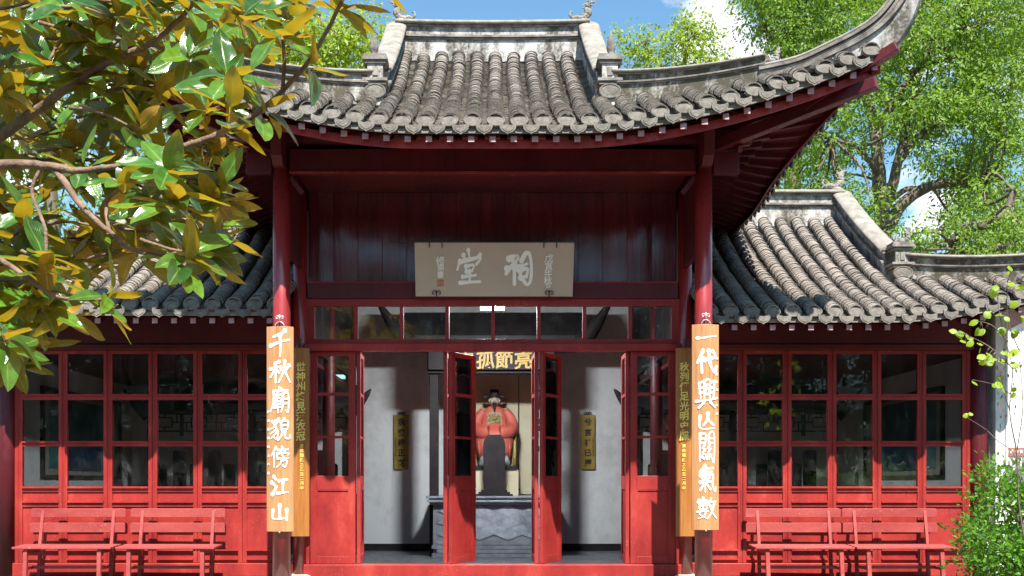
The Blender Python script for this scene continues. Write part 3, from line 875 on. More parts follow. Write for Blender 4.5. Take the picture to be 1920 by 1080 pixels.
# boarded wall over the doors, each board its own piece
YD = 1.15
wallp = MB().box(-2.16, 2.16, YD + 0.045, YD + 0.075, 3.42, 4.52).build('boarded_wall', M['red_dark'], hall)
nb = 15
for i in range(nb):
    x0 = lerp(-2.15, 2.15, i / nb); x1 = lerp(-2.15, 2.15, (i + 1) / nb)
    m = MB(); rings = []
    bow = rnd.uniform(-0.006, 0.014); tl = rnd.uniform(-0.008, 0.008)
    for j in range(7):
        z = lerp(3.44, 4.50, j / 6)
        rings.append([(lerp(x0 + 0.003, x1 - 0.003, q / 4), YD + 0.03 - bow * math.sin(math.pi * q / 4) + tl * (q / 4 - 0.5) + 0.003 * math.sin(j * 1.7 + i), z) for q in range(5)])
    m.loft(rings); m.build('board', M['red_board'], wallp, recalc=False)
m = MB().box(-2.16, 2.16, YD - 0.05, YD + 0.06, 3.245, 3.445); m.build('door_beam', M['red_dark'], hall, bevel=0.012)
m = MB().box(-2.158, 2.158, YD - 0.058, YD - 0.048, 3.425, 3.44); m.build('beam_bead', M['red'], hall)
# transom
tr = MB().box(-2.158, 2.158, YD - 0.035, YD + 0.035, 3.16, 3.243).box(-2.158, 2.158, YD - 0.035, YD + 0.035, 2.722, 2.775)
edges = [582 + i * 85.6 for i in range(9)]
EX = [(e - VPX) * 12.95 / FPX for e in edges]
for i, e in enumerate(EX):
    hw_ = 0.022 if 0 < i < 8 else 0.05
    tr.box(e - hw_, e + hw_, YD - 0.03, YD + 0.03, 2.776, 3.159)
tro = tr.build('transom', M['red'], hall, bevel=0.005)
for i in range(8):
    m = MB().box(EX[i] + 0.021, EX[i+1] - 0.021, YD - 0.004, YD + 0.001, 2.775, 3.16); m.build('pane', M['glass'], tro)
m = MB().box(-2.20, 2.20, YD - 0.085, YD + 0.06, 2.634, 2.720); m.build('door_lintel', M['red'], hall, bevel=0.008)
m = MB().box(-2.20, 2.20, YD - 0.075, YD + 0.08, 0.0, 0.148); m.build('door_sill', M['red'], hall, bevel=0.008)
for s in (-1, 1):
    m = MB().box(min(s * 2.135, s * 2.20), max(s * 2.135, s * 2.20), YD - 0.04, YD + 0.05, 0.15, 3.24); m.build('door_jamb', M['red'], hall, bevel=0.005)
def z13(y): return CAMZ + (VPY - y) * 12.95 / FPX
# door leaf, hinge at its left edge
def door_leaf(x, ang, wd=0.530, rev=False):
    e = MB()
    z0, z1 = 0.152, 2.630; st = 0.074; t = 0.022
    f = 1
    X0, X1 = (0.002, wd - 0.002)
    e.box(X0, X0 + st, -t, t, z0, z1).box(X1 - st, X1, -t, t, z0, z1)
    zs = [(z0, z13(1043)), (z13(918), z13(892)), (z13(822), z13(818) + 0.006), (z13(742), z13(737) + 0.006), (z13(668), z1)]
    for a, b in zs: e.box(X0 + st, X1 - st, -t + 0.002, t - 0.002, a, b)
    for a, b in ((z13(892), z13(822)), (z13(818), z13(742)), (z13(737), z13(668))):
        for xx in (X0 + st, X1 - st - 0.008): e.box(xx, xx + 0.008, -t + 0.006, t - 0.006, a, b)
    msh = e.mesh('door_leaf'); msh.materials.append(M['red'])
    o = link('door_leaf', msh, None, None, bevel=0.004)
    o.location = (x, YD, 0); o.rotation_euler = (0, 0, ang)
    adopt(o, hall)
    parts = []
    for a, b in ((z13(892), z13(822)), (z13(818), z13(742)), (z13(737), z13(668))):
        m = MB().box(X0 + st + 0.001, X1 - st - 0.001, -0.003, 0.003, a - 0.002, b + 0.002)
        q = link('pane', m.mesh('pane'), M['glass']); parts.append(q)
    m = MB().box(X0 + st, X1 - st, -0.006, 0.006, z13(1043) - 0.003, z13(918) + 0.003)
    parts.append(link('lower_panel', m.mesh('lower_panel'), M['red']))
    m = MB().box(X0 + st, X1 - st, -0.018, -0.006, z13(1043), z13(1043) + 0.012).box(X0 + st, X1 - st, -0.018, -0.006, z13(918) - 0.012, z13(918))
    m.box(X0 + st, X0 + st + 0.012, -0.018, -0.006, z13(1043) + 0.012, z13(918) - 0.012).box(X1 - st - 0.012, X1 - st, -0.018, -0.006, z13(1043) + 0.012, z13(918) - 0.012)
    parts.append(link('panel_moulding', m.mesh('panel_moulding'), M['red']))
    for q in parts:
        q.parent = o
    return o
wd = EX[1] - EX[0]
door_leaf(EX[0], 0)
door_leaf(EX[7], 0)
door_leaf(EX[1] + 0.03, R(92))          # folded open, seen on edge
door_leaf(EX[3] - 0.025, R(88))
l4 = door_leaf(EX[3] + 0.03, R(58))
door_leaf(EX[5] - 0.025, R(92))
l6 = door_leaf(EX[5] + 0.03, R(62))
door_leaf(EX[7] - 0.03, R(89))
for lf in (l4, l6):
    m = MB().tube([(0.49, -0.05, 1.03), (0.47, -0.05, 1.03)], 0.006, 6); q = link('door_catch', m.mesh('door_catch'), M['chrome']); q.parent = lf
# interior of the hall and the wings: one long room
def wallbox(name, x0, x1, y0, y1, z0, z1, mat): return MB().box(x0, x1, y0, y1, z0, z1).build(name, M[mat], hall)
wallbox('back_wall', -2.2, 2.2, 5.82, 6.0, 0, 4.6, 'plaster_in')
wallbox('back_wall', -5.74, -2.2, 5.82, 6.0, 0, 2.75, 'plaster_in')
wallbox('back_wall', 2.2, 5.74, 5.82, 6.0, 0, 2.75, 'plaster_in')
wallbox('ceiling', -2.2, 2.2, 1.26, 5.8, 4.30, 4.36, 'red_dark')
M['floor_in'] = noise_mat('dark_brick_floor', (0.05, 0.05, 0.055), (0.10, 0.10, 0.105), 3, rough=0.35, rough2=0.6, bump=0.2)
wallbox('floor', -5.6, 5.6, 1.24, 5.82, 0.004, 0.02, 'floor_in')
skirt = wallbox('skirting', -5.6, 5.6, 5.80, 5.818, 0.02, 0.13, 'black')

# fluorescent batten hanging in the middle of the hall (seen lit through the transom)
t = thing('ceiling_lamp', 'small white ceiling lamp glowing behind the transom glass', 'lamp', (0, 2.3, 3.32))
ml, ntl, bl = new_mat('lamp_tube'); bl.inputs['Emission Color'].default_value = (0.86, 0.94, 1.0, 1); bl.inputs['Emission Strength'].default_value = 560.0
MB().box(-0.17, 0.17, 2.19, 2.41, 3.355, 3.40).build('batten', M['plaster'], t)
MB().box(-0.15, 0.15, 2.21, 2.39, 3.315, 3.353).build('diffuser', ml, t)
MB().tube([(-0.1, 2.3, 3.40), (-0.1, 2.3, 4.29)], 0.006, 6).build('rod', M['iron'], t)
MB().tube([(0.1, 2.3, 3.40), (0.1, 2.3, 4.29)], 0.006, 6).build('rod', M['iron'], t)
# ------------------------------------------------------------------ side wings
YW = 1.30
def zw(y): return CAMZ + (VPY - y) * 13.1 / FPX
def window_leaf_mesh():
    e = MB(); wd = 0.528; st = 0.050; t = 0.024
    e.box(0.002, st, -t, t, 0.156, 2.66).box(wd - st, wd - 0.002, -t, t, 0.156, 2.66)
    for xx in (0.012, wd - 0.022): e.box(xx, xx + 0.010, -t - 0.006, -t + 0.001, 0.16, 2.65)
    for a, b in ((0.156, zw(1046)), (zw(1037), zw(1029)), (zw(950), zw(939)), (zw(922), zw(912)), (zw(837), zw(827)), (zw(750), zw(739)), (zw(664), 2.66)):
        e.box(st, wd - st, -t + 0.002, t - 0.002, a, b)
    for a in (zw(912), zw(939), zw(1046), zw(1029), zw(827), zw(739)):
        e.box(st, wd - st, -t - 0.020, -t + 0.003, a - 0.022, a - 0.004)
    return e.mesh('window_leaf')
WL = window_leaf_mesh(); WL.materials.append(M['red'])
def pane_mesh(a, b, name, y=0.003, mat='glass', in_=0.05):
    m = MB().box(in_, 0.528 - in_, -y, y, a - 0.002, b + 0.002).mesh(name); m.materials.append(M[mat]); return m
PANES = [pane_mesh(zw(739), zw(664), 'pane'), pane_mesh(zw(827), zw(750), 'pane'), pane_mesh(zw(912), zw(837), 'pane')]
PANELS = [pane_mesh(zw(939), zw(922), 'panel', 0.006, 'red'), pane_mesh(zw(1029), zw(950), 'panel', 0.006, 'red'), pane_mesh(zw(1046), zw(1037), 'panel', 0.006, 'red')]
M['frame_art'] = noise_mat('dark_blue_painting', (0.008, 0.02, 0.045), (0.02, 0.06, 0.10), 2, rough=0.5, bump=0)
M['frame_mat'] = noise_mat('painting_mount', (0.22, 0.20, 0.16), (0.30, 0.27, 0.22), 3, rough=0.6, bump=0)
M['frame_edge'] = noise_mat('teal_painting_border', (0.03, 0.12, 0.13), (0.05, 0.17, 0.17), 3, rough=0.5, bump=0)
def wing(s, dz, label):
    root = thing('side_wing', label, 'building', (s * 4.1, 2.5, 0))
    ye, ze, yr, zr = 0.33, 2.975 + dz, 3.60, 4.765 + dz
    XI, XG, XCW = 2.36, 4.78, 6.70
    pf = lambda y: prof(y, ye, ze, yr, zr)
    lf = lambda x: 0.45 * max(0.0, (x - 4.4) / 2.3) ** 1.7
    sf = lambda x, y: pf(y) + lf(x)
    hy = lambda x: 1.58 - (x - 4.90) / 1.80 * 1.25
    def top(x): return yr if x < 4.9 else max(hy(x), ye + 0.03)
    m = MB(); xs = [lerp(XI, XCW, i / 30) for i in range(31)]
    for back in (0, 1):
        for off in (0.105, 0.14):
            m.loft([[(s * x, (2 * yr - y) if back else y, sf(x, y) - off) for y in [lerp(ye + 0.02, top(x), j / 10) for j in range(11)]] for x in xs])
    yb = 2 * yr - ye
    def xo_(y):
        d = min(y - ye, yb - y); return 6.25 + 0.45 * max(0, 1 - d / 1.6) ** 1.8
    def zo_(y):
        d = min(y - ye, yb - y); return ze + 0.45 * max(0, 1 - d / 2.3) ** 1.7
    def xi_(y):
        d = min(y - ye, yb - y); return 4.9 if d > 1.25 else 4.9 + (1.25 - d) / 1.25 * 1.8
    def ss(x, y):
        xo = xo_(y); xi = min(xi_(y), xo - 0.01); d = min(y - ye, yb - y)
        zi = sf(xi, ye + min(d, 1.25)) + (0.08 if d > 1.25 else 0)
        t = max(0, min(1, (xo - x) / max(0.02, xo - xi)))
        return zo_(y) + (zi - zo_(y)) * (0.7 * t + 0.3 * t * t)
    for off in (0.105, 0.14):
        rings = []
        for j in range(31):
            y = lerp(ye + 0.02, yb - 0.02, j / 30); xo = xo_(y) - 0.02; xi = min(xi_(y), xo - 0.01)
            rings.append([(s * lerp(xo, xi, i / 6), y, ss(lerp(xo, xi, i / 6), y) - off) for i in range(7)])
        m.loft(rings)
    rf = m.build('roof', M['red_dark'], root, recalc=False)
    mt, mpn = MB(), MB()
    k = -1
    while True:
        x = 2.608 + PITCH * k; k += 1
        if x > XCW - 0.1: break
        tp = yr - 0.06 if x < 4.68 else (1.62 if x < 4.95 else hy(x) + 0.05)
        tile_row(mt, [Vector((s * x, y, sf(x, y))) for y in [lerp(ye, tp, i / 22) for i in range(23)]], (1, 0, 0))
        place(EAVE, 'eave_tile', rf, (s * x, ye - 0.012, sf(x, ye) - 0.002), jit=0.07, rx=R(-14))
        x += PITCH / 2
        tp = yr - 0.06 if x < 4.68 else (1.62 if x < 4.95 else hy(x) + 0.05)
        if x < XCW - 0.1:
            tile_row(mpn, [Vector((s * x, y, sf(x, y) - 0.004)) for y in [lerp(ye - 0.01, tp, i / 22) for i in range(23)]], (1, 0, 0), convex=False, step=0.04)
            place(DRIP, 'drip_tile', rf, (s * x, ye - 0.045, sf(x, ye) - 0.066), jit=0.06, rx=R(-6))
    y = ye + 0.25
    while y < yb - 0.2:
        for half, mb_, cv in ((0, mt, True), (PITCH / 2, mpn, False)):
            yy = y + half; xo = xo_(yy); xi = xi_(yy) - 0.02
            if xo - xi > 0.12:
                tile_row(mb_, [Vector((s * lerp(xo, xi, i / 12), yy, ss(lerp(xo, xi, i / 12), yy))) for i in range(13)], (0, 1, 0), convex=cv, step=0.08)
            if cv: place(EAVE, 'eave_tile', rf, (s * (xo + 0.012), yy, zo_(yy)), rz=s * R(90), jit=0.05)
        y += PITCH
    tag(mt.build('cover_tiles', M['tile'], rf, recalc=False), 'rows of stacked grey half-round cover tiles', kind='stuff')
    tag(mpn.build('pan_tiles', M['pan'], rf, recalc=False), 'stacked grey pan tiles in the channels', kind='stuff')
    # ridges
    ridge(rf, [Vector((s * lerp(2.32, 4.86, i / 16), yr, zr - 0.02)) for i in range(17)], 0.42, 0.12)
    ridge(rf, [Vector((s * 4.83, y, pf(y) + 0.02)) for y in [lerp(yr + 0.05, 1.63, i / 16) for i in range(17)]], 0.42, 0.105, lat=(s, 0, 0), h2=0.38)
    pier(rf, (s * 4.90, 1.53, pf(1.53)), 0.105, -0.05, 0.46)
    beast(rf, (s * 4.78, yr, zr + 0.42), 0.8, s)
    beast(rf, (s * 4.94, 1.50, pf(1.53) + 0.46), 0.55, s, M['mould'])
    path = [Vector((s * x, hy(x), sf(x, hy(x)) + 0.03)) for x in [lerp(4.99, 6.60, i / 12) for i in range(13)]]
    ridge(rf, path, 0.28, 0.085, mat=M['ridge_dirty'], h2=0.24)
    poly = [(s * 4.76, 2 * yr - 1.6, 3.3), (s * 4.76, 1.6, 3.3)] + [(s * 4.76, y, pf(y) - 0.06) for y in [lerp(1.6, 2 * yr - 1.6, i / 10) for i in range(11)]]
    MB().prism(poly, (s * 0.05, 0, 0)).build('gable_wall', M['plaster'], rf)
    # eave boards, rafters
    m = MB(); ra = []
    for i in range(31):
        x = lerp(XI, XCW - 0.05, i / 30); z = sf(x, ye) - 0.10
        ra.append([(s * x, ye - 0.005, z - 0.02), (s * x, ye + 0.03, z - 0.02), (s * x, ye + 0.03, z + 0.025), (s * x, ye - 0.005, z + 0.025)])
    m.loft(ra, closed=True, smooth=False, caps=True); m.build('eave_board', M['tile'], rf)
    for i in range(20):
        x = 2.45 + 0.21 * i
        m = MB().beam((s * x, ye + 0.05, sf(x, ye) - 0.165), (s * x, YW + 0.1, sf(x, YW + 0.1) - 0.18), 0.058, 0.062); m.build('rafter', M['red_dark'], rf)
        place(RAFT, 'rafter_end', rf, (s * x, ye + 0.044, sf(x, ye) - 0.167))
    # eave beam, lintel, sill, end column
    a, b = sorted((s * 2.35, s * 5.78))
    MB().box(a, b, YW - 0.05, YW + 0.08, 2.735, 3.20 + dz).build('eave_beam', M['red_dark'], root, bevel=0.006)
    MB().box(a, b, YW - 0.08, YW + 0.06, 2.662, 2.732).build('window_lintel', M['red_dark'], root, bevel=0.010)
    MB().box(a, b, YW - 0.07, YW + 0.07, 0.0, 0.152).build('window_sill', M['red'], root, bevel=0.008)
    MB().lathe([(0.10, 0), (0.10, 1.5), (0.095, 3.1)], (s * 5.735, YW - 0.02, 0), 24).build('column', M['red_dark'], root)
    MB().box(*sorted((s * 5.60, s * 5.66)), YW - 0.03, YW + 0.04, 0.152, 2.66).build('window_jamb', M['red'], root)
    # walls and ceiling
    MB().box(*sorted((s * 5.74, s * 5.90)), YW + 0.1, 6.0, 0.0, 3.45).build('end_wall', M['plaster_in'], root)
    MB().box(*sorted((s * 2.30, s * 5.74)), YW + 0.10, 5.80, 2.63, 2.68).build('ceiling', M['red_dark'], root)
    # window leaves with panes and panels
    for i in range(6):
        x0 = (5.60 - 0.530 * (i + 1)) if s > 0 else (-5.60 + 0.530 * i)
        o = link('window_leaf', WL, None, None); o.location = (x0, YW, 0); adopt(o, root)
        if i == 0: pass
        for ms, nm in [(p, 'pane') for p in PANES] + [(p, 'panel') for p in PANELS]:
            q = bpy.data.objects.new(nm, ms); COL.objects.link(q); q.parent = o
            if nm == 'pane': q.rotation_euler = (rnd.uniform(-0.0015, 0.0015), 0, rnd.uniform(-0.004, 0.004))
    return root
wing(-1, 0.075, 'low side wing with red lattice windows, left of the hall behind the magnolia')
wing(1, 0.0, 'low side wing with red lattice windows, right of the hall under the camphor tree')
# framed paintings on the end walls
for s, lb in ((-1, 'big dark framed blue painting on the inner end wall behind the left windows'), (1, 'dark framed painting on the inner end wall behind the right windows')):
    t = thing('framed_painting', lb, 'painting', (s * 5.70, 3.7, 1.15))
    def slab_(y0, y1, z0, z1, d0, d1): return MB().box(*sorted((s * (5.738 - d0), s * (5.738 - d1))), y0, y1, z0, z1)
    fr = slab_(2.24, 2.29, 1.15, 2.33, 0, 0.05)
    for q in ((5.15, 5.20, 1.15, 2.33), (2.29, 5.15, 1.15, 1.20), (2.29, 5.15, 2.28, 2.33)):
        fr.box(*sorted((s * 5.738, s * 5.688)), *q)
    fr.build('frame', M['black'], t)
    slab_(2.29, 5.15, 1.20, 2.28, 0, 0.010).build('mount', M['frame_mat'], t)
    slab_(2.50, 4.60, 1.28, 2.20, 0.010, 0.014).build('picture_border', M['frame_edge'], t)
    slab_(3.10, 4.40, 1.26, 2.22, 0.014, 0.018).build('picture', M['frame_art'], t)

# ------------------------------------------------------------------ shrines inside
def horn(mb, base, tipv, w0=0.10):
    b = Vector(base); t = Vector(tipv)
    mid = b.lerp(t, 0.5) + Vector((0, 0, -0.06 * (t - b).length))
    pts = [Vector(q) for q in smooth_path([tuple(b), tuple(mid), tuple(t)], 6)]
    n = len(pts)
    mb.tube(pts, [w0 * (1 - i / (n - 1)) ** 0.8 + 0.006 for i in range(n)], 8)
def side_shrine(s, lb):
    t = thing('side_shrine', lb, 'shrine', (s * 3.5, 4.75, 0))
    Y = 4.60
    x0, x1 = 2.02, 5.10
    MB().box(*sorted((s * x0, s * x1)), Y + 0.25, Y + 1.0, 0.02, 0.93).build('altar_shelf', M['black'], t)
    for x in (x0 + 0.04, 3.55, x1 - 0.04):
        MB().box(s * x - 0.04, s * x + 0.04, Y - 0.04, Y + 0.04, 0.02, 2.2).build('post', M['black'], t)
    m = MB()
    m.prism([(s * x0, Y - 0.28, 2.16), (s * x0, Y - 0.28, 2.24), (s * x0, Y + 0.1, 2.56), (s * x0, Y + 0.9, 2.56), (s * x0, Y + 0.9, 2.16)], (s * (x1 - x0), 0, 0))
    m.build('canopy', M['black'], t)
    for x, d in ((x0, -1), (x1, 1)):
        m = MB(); horn(m, (s * (x - d * 0.10), Y - 0.24, 2.10), (s * (x + d * 0.26), Y - 0.34, 2.46), 0.13)
        m.build('upturned_eave', M['black'], t)
    m = MB()   # hanging fretwork
    z0, z1 = 1.86, 2.12
    def bar(xa, za, xb, zb, w_=0.016): m.beam((s * xa, Y - 0.05, za), (s * xb, Y - 0.05, zb), w_, w_, up=(0, 1, 0))
    bar(x0, z0, x1, z0, 0.022); bar(x0, z1, x1, z1, 0.022)
    nb_ = 6; L_ = (x1 - x0) / nb_
    for i in range(nb_):
        a = x0 + L_ * i; b = a + L_; zc = (z0 + z1) / 2
        bar(a, z0, a, z1); bar(a + L_*0.28, z0 + 0.06, a + L_*0.28, z1 - 0.06); bar(a + L_*0.72, z0 + 0.06, a + L_*0.72, z1 - 0.06)
        bar(a + L_*0.28, z0 + 0.06, a + L_*0.72, z0 + 0.06); bar(a + L_*0.28, z1 - 0.06, a + L_*0.72, z1 - 0.06)
        bar(a, zc, a + L_*0.28, zc); bar(a + L_*0.72, zc, b, zc); bar(a + L_*0.5, z0, a + L_*0.5, z0 + 0.06); bar(a + L_*0.5, z1 - 0.06, a + L_*0.5, z1)
        bar(a + L_*0.14, zc, a + L_*0.14, z1); bar(a + L_*0.86, z0, a + L_*0.86, zc)
    for i in range(1, nb_, 2): bar(x0 + L_*i, z0 - 0.07, x0 + L_*i, z1, 0.05)
    m.build('fretwork', M['black'], t)
side_shrine(-1, 'dark wooden shrine with fretwork frieze behind the left wing windows')
side_shrine(1, 'dark wooden shrine with fretwork frieze behind the right wing windows')
def tablet_mesh(w_, h_):
    m = MB(); c = 0.03
    m.prism([(-w_/2, -0.025, 0.06), (w_/2, -0.025, 0.06), (w_/2, -0.025, h_ - c), (w_/2 - c*0.4, -0.025, h_ - c*0.35), (w_/2 - c, -0.025, h_), (-w_/2 + c, -0.025, h_), (-w_/2 + c*0.4, -0.025, h_ - c*0.35), (-w_/2, -0.025, h_ - c)], (0, 0.05, 0))
    m.box(-w_/2 - 0.03, w_/2 + 0.03, -0.06, 0.06, 0, 0.059)
    q = m.mesh('spirit_tablet'); q.materials.append(M['black']); return q
TALL, SHORT = tablet_mesh(0.195, 0.665), tablet_mesh(0.165, 0.455)
for s, tall, short, where in ((-1, [337 + 66*k for k in range(5)], [303 + 64*k for k in range(6)], 'left'), (1, [1246, 1312, 1378, 1452, 1518], [1225, 1290, 1354, 1428, 1492], 'right')):
    for lst, ms, nm, D in ((tall, TALL, 'tall', 16.95), (short, SHORT, 'short', 16.75)):
        for qi, px in enumerate(lst):
            o = bpy.data.objects.new('spirit_tablet', ms); COL.objects.link(o)
            p = W(px, 905, D); o.location = (p.x, p.y, 0.932)
            tag(o, '%s of the %s black spirit tablets from the left, behind the %s wing windows' % (('first', 'second', 'third', 'fourth', 'fifth', 'sixth')[qi], nm, where), 'tablet', '%s spirit tablets on the %s shrine' % (nm, where))
# central shrine with upturned eaves
t = thing('central_shrine', 'dark wooden shrine with upturned eaves framing the red-robed statue', 'shrine', (0.03, 4.8, 0))
for x in (-0.86, 0.83):
    MB().box(x - 0.065, x + 0.065, 4.42, 4.62, 0.02, 3.2).build('post', M['black'], t, bevel=0.01)
m = MB()
for i in range(14):
    z = 1.6 + i * 0.1
    m.cbox((0.665 - 0.02 * math.sin(i * 1.3), 4.50, z), 0.05, 0.05, 0.085)
m.build('carved_edging', M['black'], t)
MB().box(-0.95, 0.92, 4.36, 4.60, 2.70, 3.15).build('lintel', M['black'], t)
m = MB(); m.prism([(-1.30, 4.15, 3.12), (-1.30, 4.15, 3.22), (-1.30, 4.6, 3.62), (-1.30, 5.4, 3.62), (-1.30, 5.4, 3.12)], (2.66, 0, 0)); m.build('canopy', M['black'], t)
for a, hb, ht in ((-1.42, (-1.22, 4.22, 3.12), (-1.66, 4.12, 3.72)), (1.48, (1.28, 4.22, 3.12), (1.72, 4.12, 3.74))):
    m = MB(); horn(m, hb, ht, 0.15)
    m.lathe([(0.02, 0), (0.035, 0.03), (0.02, 0.07), (0.03, 0.09), (0.005, 0.12)], (a, 4.17, 3.40), 8)
    m.build('upturned_eave', M['black'], t)
M['cream'] = noise_mat('cream_silk_panel', (0.50, 0.42, 0.27), (0.60, 0.52, 0.36), 1.5, rough=0.8, bump=0.05)
MB().box(-0.72, 0.40, 5.55, 5.58, 0.92, 2.9).build('backdrop_panel', M['cream'], t)
MB().box(0.42, 0.68, 5.56, 5.60, 0.92, 2.9).build('backdrop_panel', M['cream'], t)
MB().box(-0.68, 0.42, 5.20, 5.24, 0.985, 1.005).build('rail', M['black'], t)
# altar: marble front, mouldings, brick foot
M['marble'] = plaster_mat('grey_veined_marble', (0.34, 0.355, 0.39), (0.16, 0.175, 0.20), 0.55, streak=False, scale=1.8, rough=0.35)
M['brick'] = noise_mat('grey_blue_brick', (0.12, 0.127, 0.145), (0.20, 0.21, 0.23), 6, rough=0.8, island=0.2)
t = thing('altar', 'grey marble-fronted altar with brick foot in the middle doorway', 'altar', (0.02, 4.6, 0))
MB().box(-0.86, 0.90, 4.24, 5.6, 0.02, 0.78).build('altar_core', M['brick'], t)
for (a, b, pr) in ((0.78, 0.815, 0.045), (0.817, 0.85, 0.085), (0.852, 0.872, 0.06), (0.875, 0.905, 0.10)):
    MB().box(-0.86 - pr, 0.90 + pr, 4.24 - pr, 5.6, a, b).build('moulding', M['marble'], t, bevel=0.004)
for i in range(4):
    for j in range(3):
        cx = lerp(-0.80, 0.84, (i + 0.5) / 4); cz = lerp(0.265, 0.775, (j + 0.5) / 3)
        wv = 1.64 / 8 - 0.003; hv = 0.51 / 6 - 0.003
        m = MB().prism([(cx - wv, 4.228, cz), (cx, 4.228, cz - hv), (cx + wv, 4.228, cz), (cx, 4.228, cz + hv)], (0, 0.02, 0)); m.build('marble_tile', M['marble'], t)
        if i < 3 and j < 2:
            cx += 1.64 / 8; cz += 0.51 / 6
            m = MB().prism([(cx - wv, 4.228, cz), (cx, 4.228, cz - hv), (cx + wv, 4.228, cz), (cx, 4.228, cz + hv)], (0, 0.02, 0)); m.build('marble_tile', M['marble'], t)
bm_ = MB().box(0.004, 0.216, 0, 0.05, 0.003, 0.056).mesh('brick'); bm_.materials.append(M['brick'])
for j in range(4):
    for i in range(8):
        x = -0.88 + i * 0.22 + (0.07 if j % 2 else 0.0)
        place(bm_, 'brick', t, (x, 4.175 + (0.03 if j > 1 else 0.0), 0.02 + j * 0.06), jit=0.004)
# black tablet on the altar
m = MB()
pts = [(-0.165, 0.0), (0.165, 0.0)]
m.prism([(-0.15, 4.34, 0.99), (0.15, 4.34, 0.99), (0.165, 4.34, 1.62), (0.15, 4.34, 1.72), (0.09, 4.34, 1.80), (-0.09, 4.34, 1.80), (-0.15, 4.34, 1.72), (-0.165, 4.34, 1.62)], (0, 0.06, 0))
for hw_, a, b in ((0.27, 0.907, 0.935), (0.23, 0.936, 0.965), (0.19, 0.966, 0.995)): m.box(0 - hw_, hw_, 4.27, 4.47, a, b)
o = m.build('altar_tablet', M['black']); o.location.x = 0.025
tag(o, 'large black tablet on stepped foot standing on the altar before the statue', 'tablet')
# name board over the shrine
def text_mesh(ch, size, name='character', depth=0.004, offset=0.0):
    c = bpy.data.curves.new('txt', 'FONT'); c.body = ch; c.size = size; c.align_x = 'CENTER'; c.extrude = depth / 2; c.offset = offset
    c.resolution_u = 2
    o = bpy.data.objects.new('txt', c); COL.objects.link(o)
    dg = bpy.context.evaluated_depsgraph_get(); dg.update()
    me = bpy.data.meshes.new_from_object(o.evaluated_get(dg)); me.name = name
    bpy.data.objects.remove(o, do_unlink=True); bpy.data.curves.remove(c)
    if len(me.vertices):
        xs_ = [v.co.x for v in me.vertices]; ys_ = [v.co.y for v in me.vertices]
        cx, cy = (min(xs_) + max(xs_)) / 2, (min(ys_) + max(ys_)) / 2
        for v in me.vertices: v.co = (v.co.x - cx, -v.co.z, v.co.y - cy)   # stand upright facing -Y
        me.materials.clear()
    return me
def letter(ch, size, mat, parent, loc, offset=0.004, shear=0.0, name='character', depth=0.004):
    me = text_mesh(ch, size, name, depth, offset)
    if shear:
        for v in me.vertices: v.co.z += v.co.x * shear
    o = link(name, me, mat); o.location = loc; adopt(o, parent)
    return o
t = thing('name_board', 'black board with gold characters hung high above the statue', 'sign', (0, 4.30, 2.7))
MB().box(-0.93, 0.90, 4.28, 4.335, 2.745, 3.10).build('board', M['black'], t)
for ch, px in (('忠', 873), ('孤', 910), ('節', 945), ('亮', 981)):
    p = W(px, 676, 16.07); letter(ch, 0.27, M['gold_deep'], t, (p.x, 4.272, 2.88), 0.006, 0.06)
# scroll boards on the back wall
for px, txt, small, lb in ((752, '我來梅正花', -1, 'narrow gilt scroll board with black writing on the wall left of the altar'), (1102, '兮言社已屋', 1, 'narrow gilt scroll board with black writing on the wall right of the altar')):
    D = 17.55; a = W(px, 880, D); b = W(px, 778, D)
    t = thing('scroll_board', lb, 'sign', (a.x, a.y, a.z))
    MB().box(a.x - 0.115, a.x + 0.115, 5.77, 5.80, a.z, b.z).build('board', M['gold_board'], t, bevel=0.005)
    m = MB()
    for dx in (-0.035, 0, 0.035): m.tube([(a.x + dx + 0.025*math.cos(q), 5.785, b.z + 0.03 + 0.02*math.sin(q)) for q in [i*math.pi/5 for i in range(11)]], 0.006, 5)
    m.build('hook', M['iron'], t)
    for i, ch in enumerate(txt):
        letter(ch, 0.12, M['black_ink'], t, (a.x + 0.005, 5.764, lerp(b.z - 0.11, a.z + 0.10, i / 4)), 0.004, 0.08)
    for i in range(9):
        letter('三口十人日土木火水'[i], 0.03, M['black_ink'], t, (a.x + small * 0.085, 5.764, lerp((a.z + b.z)/2 + 0.05, a.z + 0.22, i / 8)), 0.001)
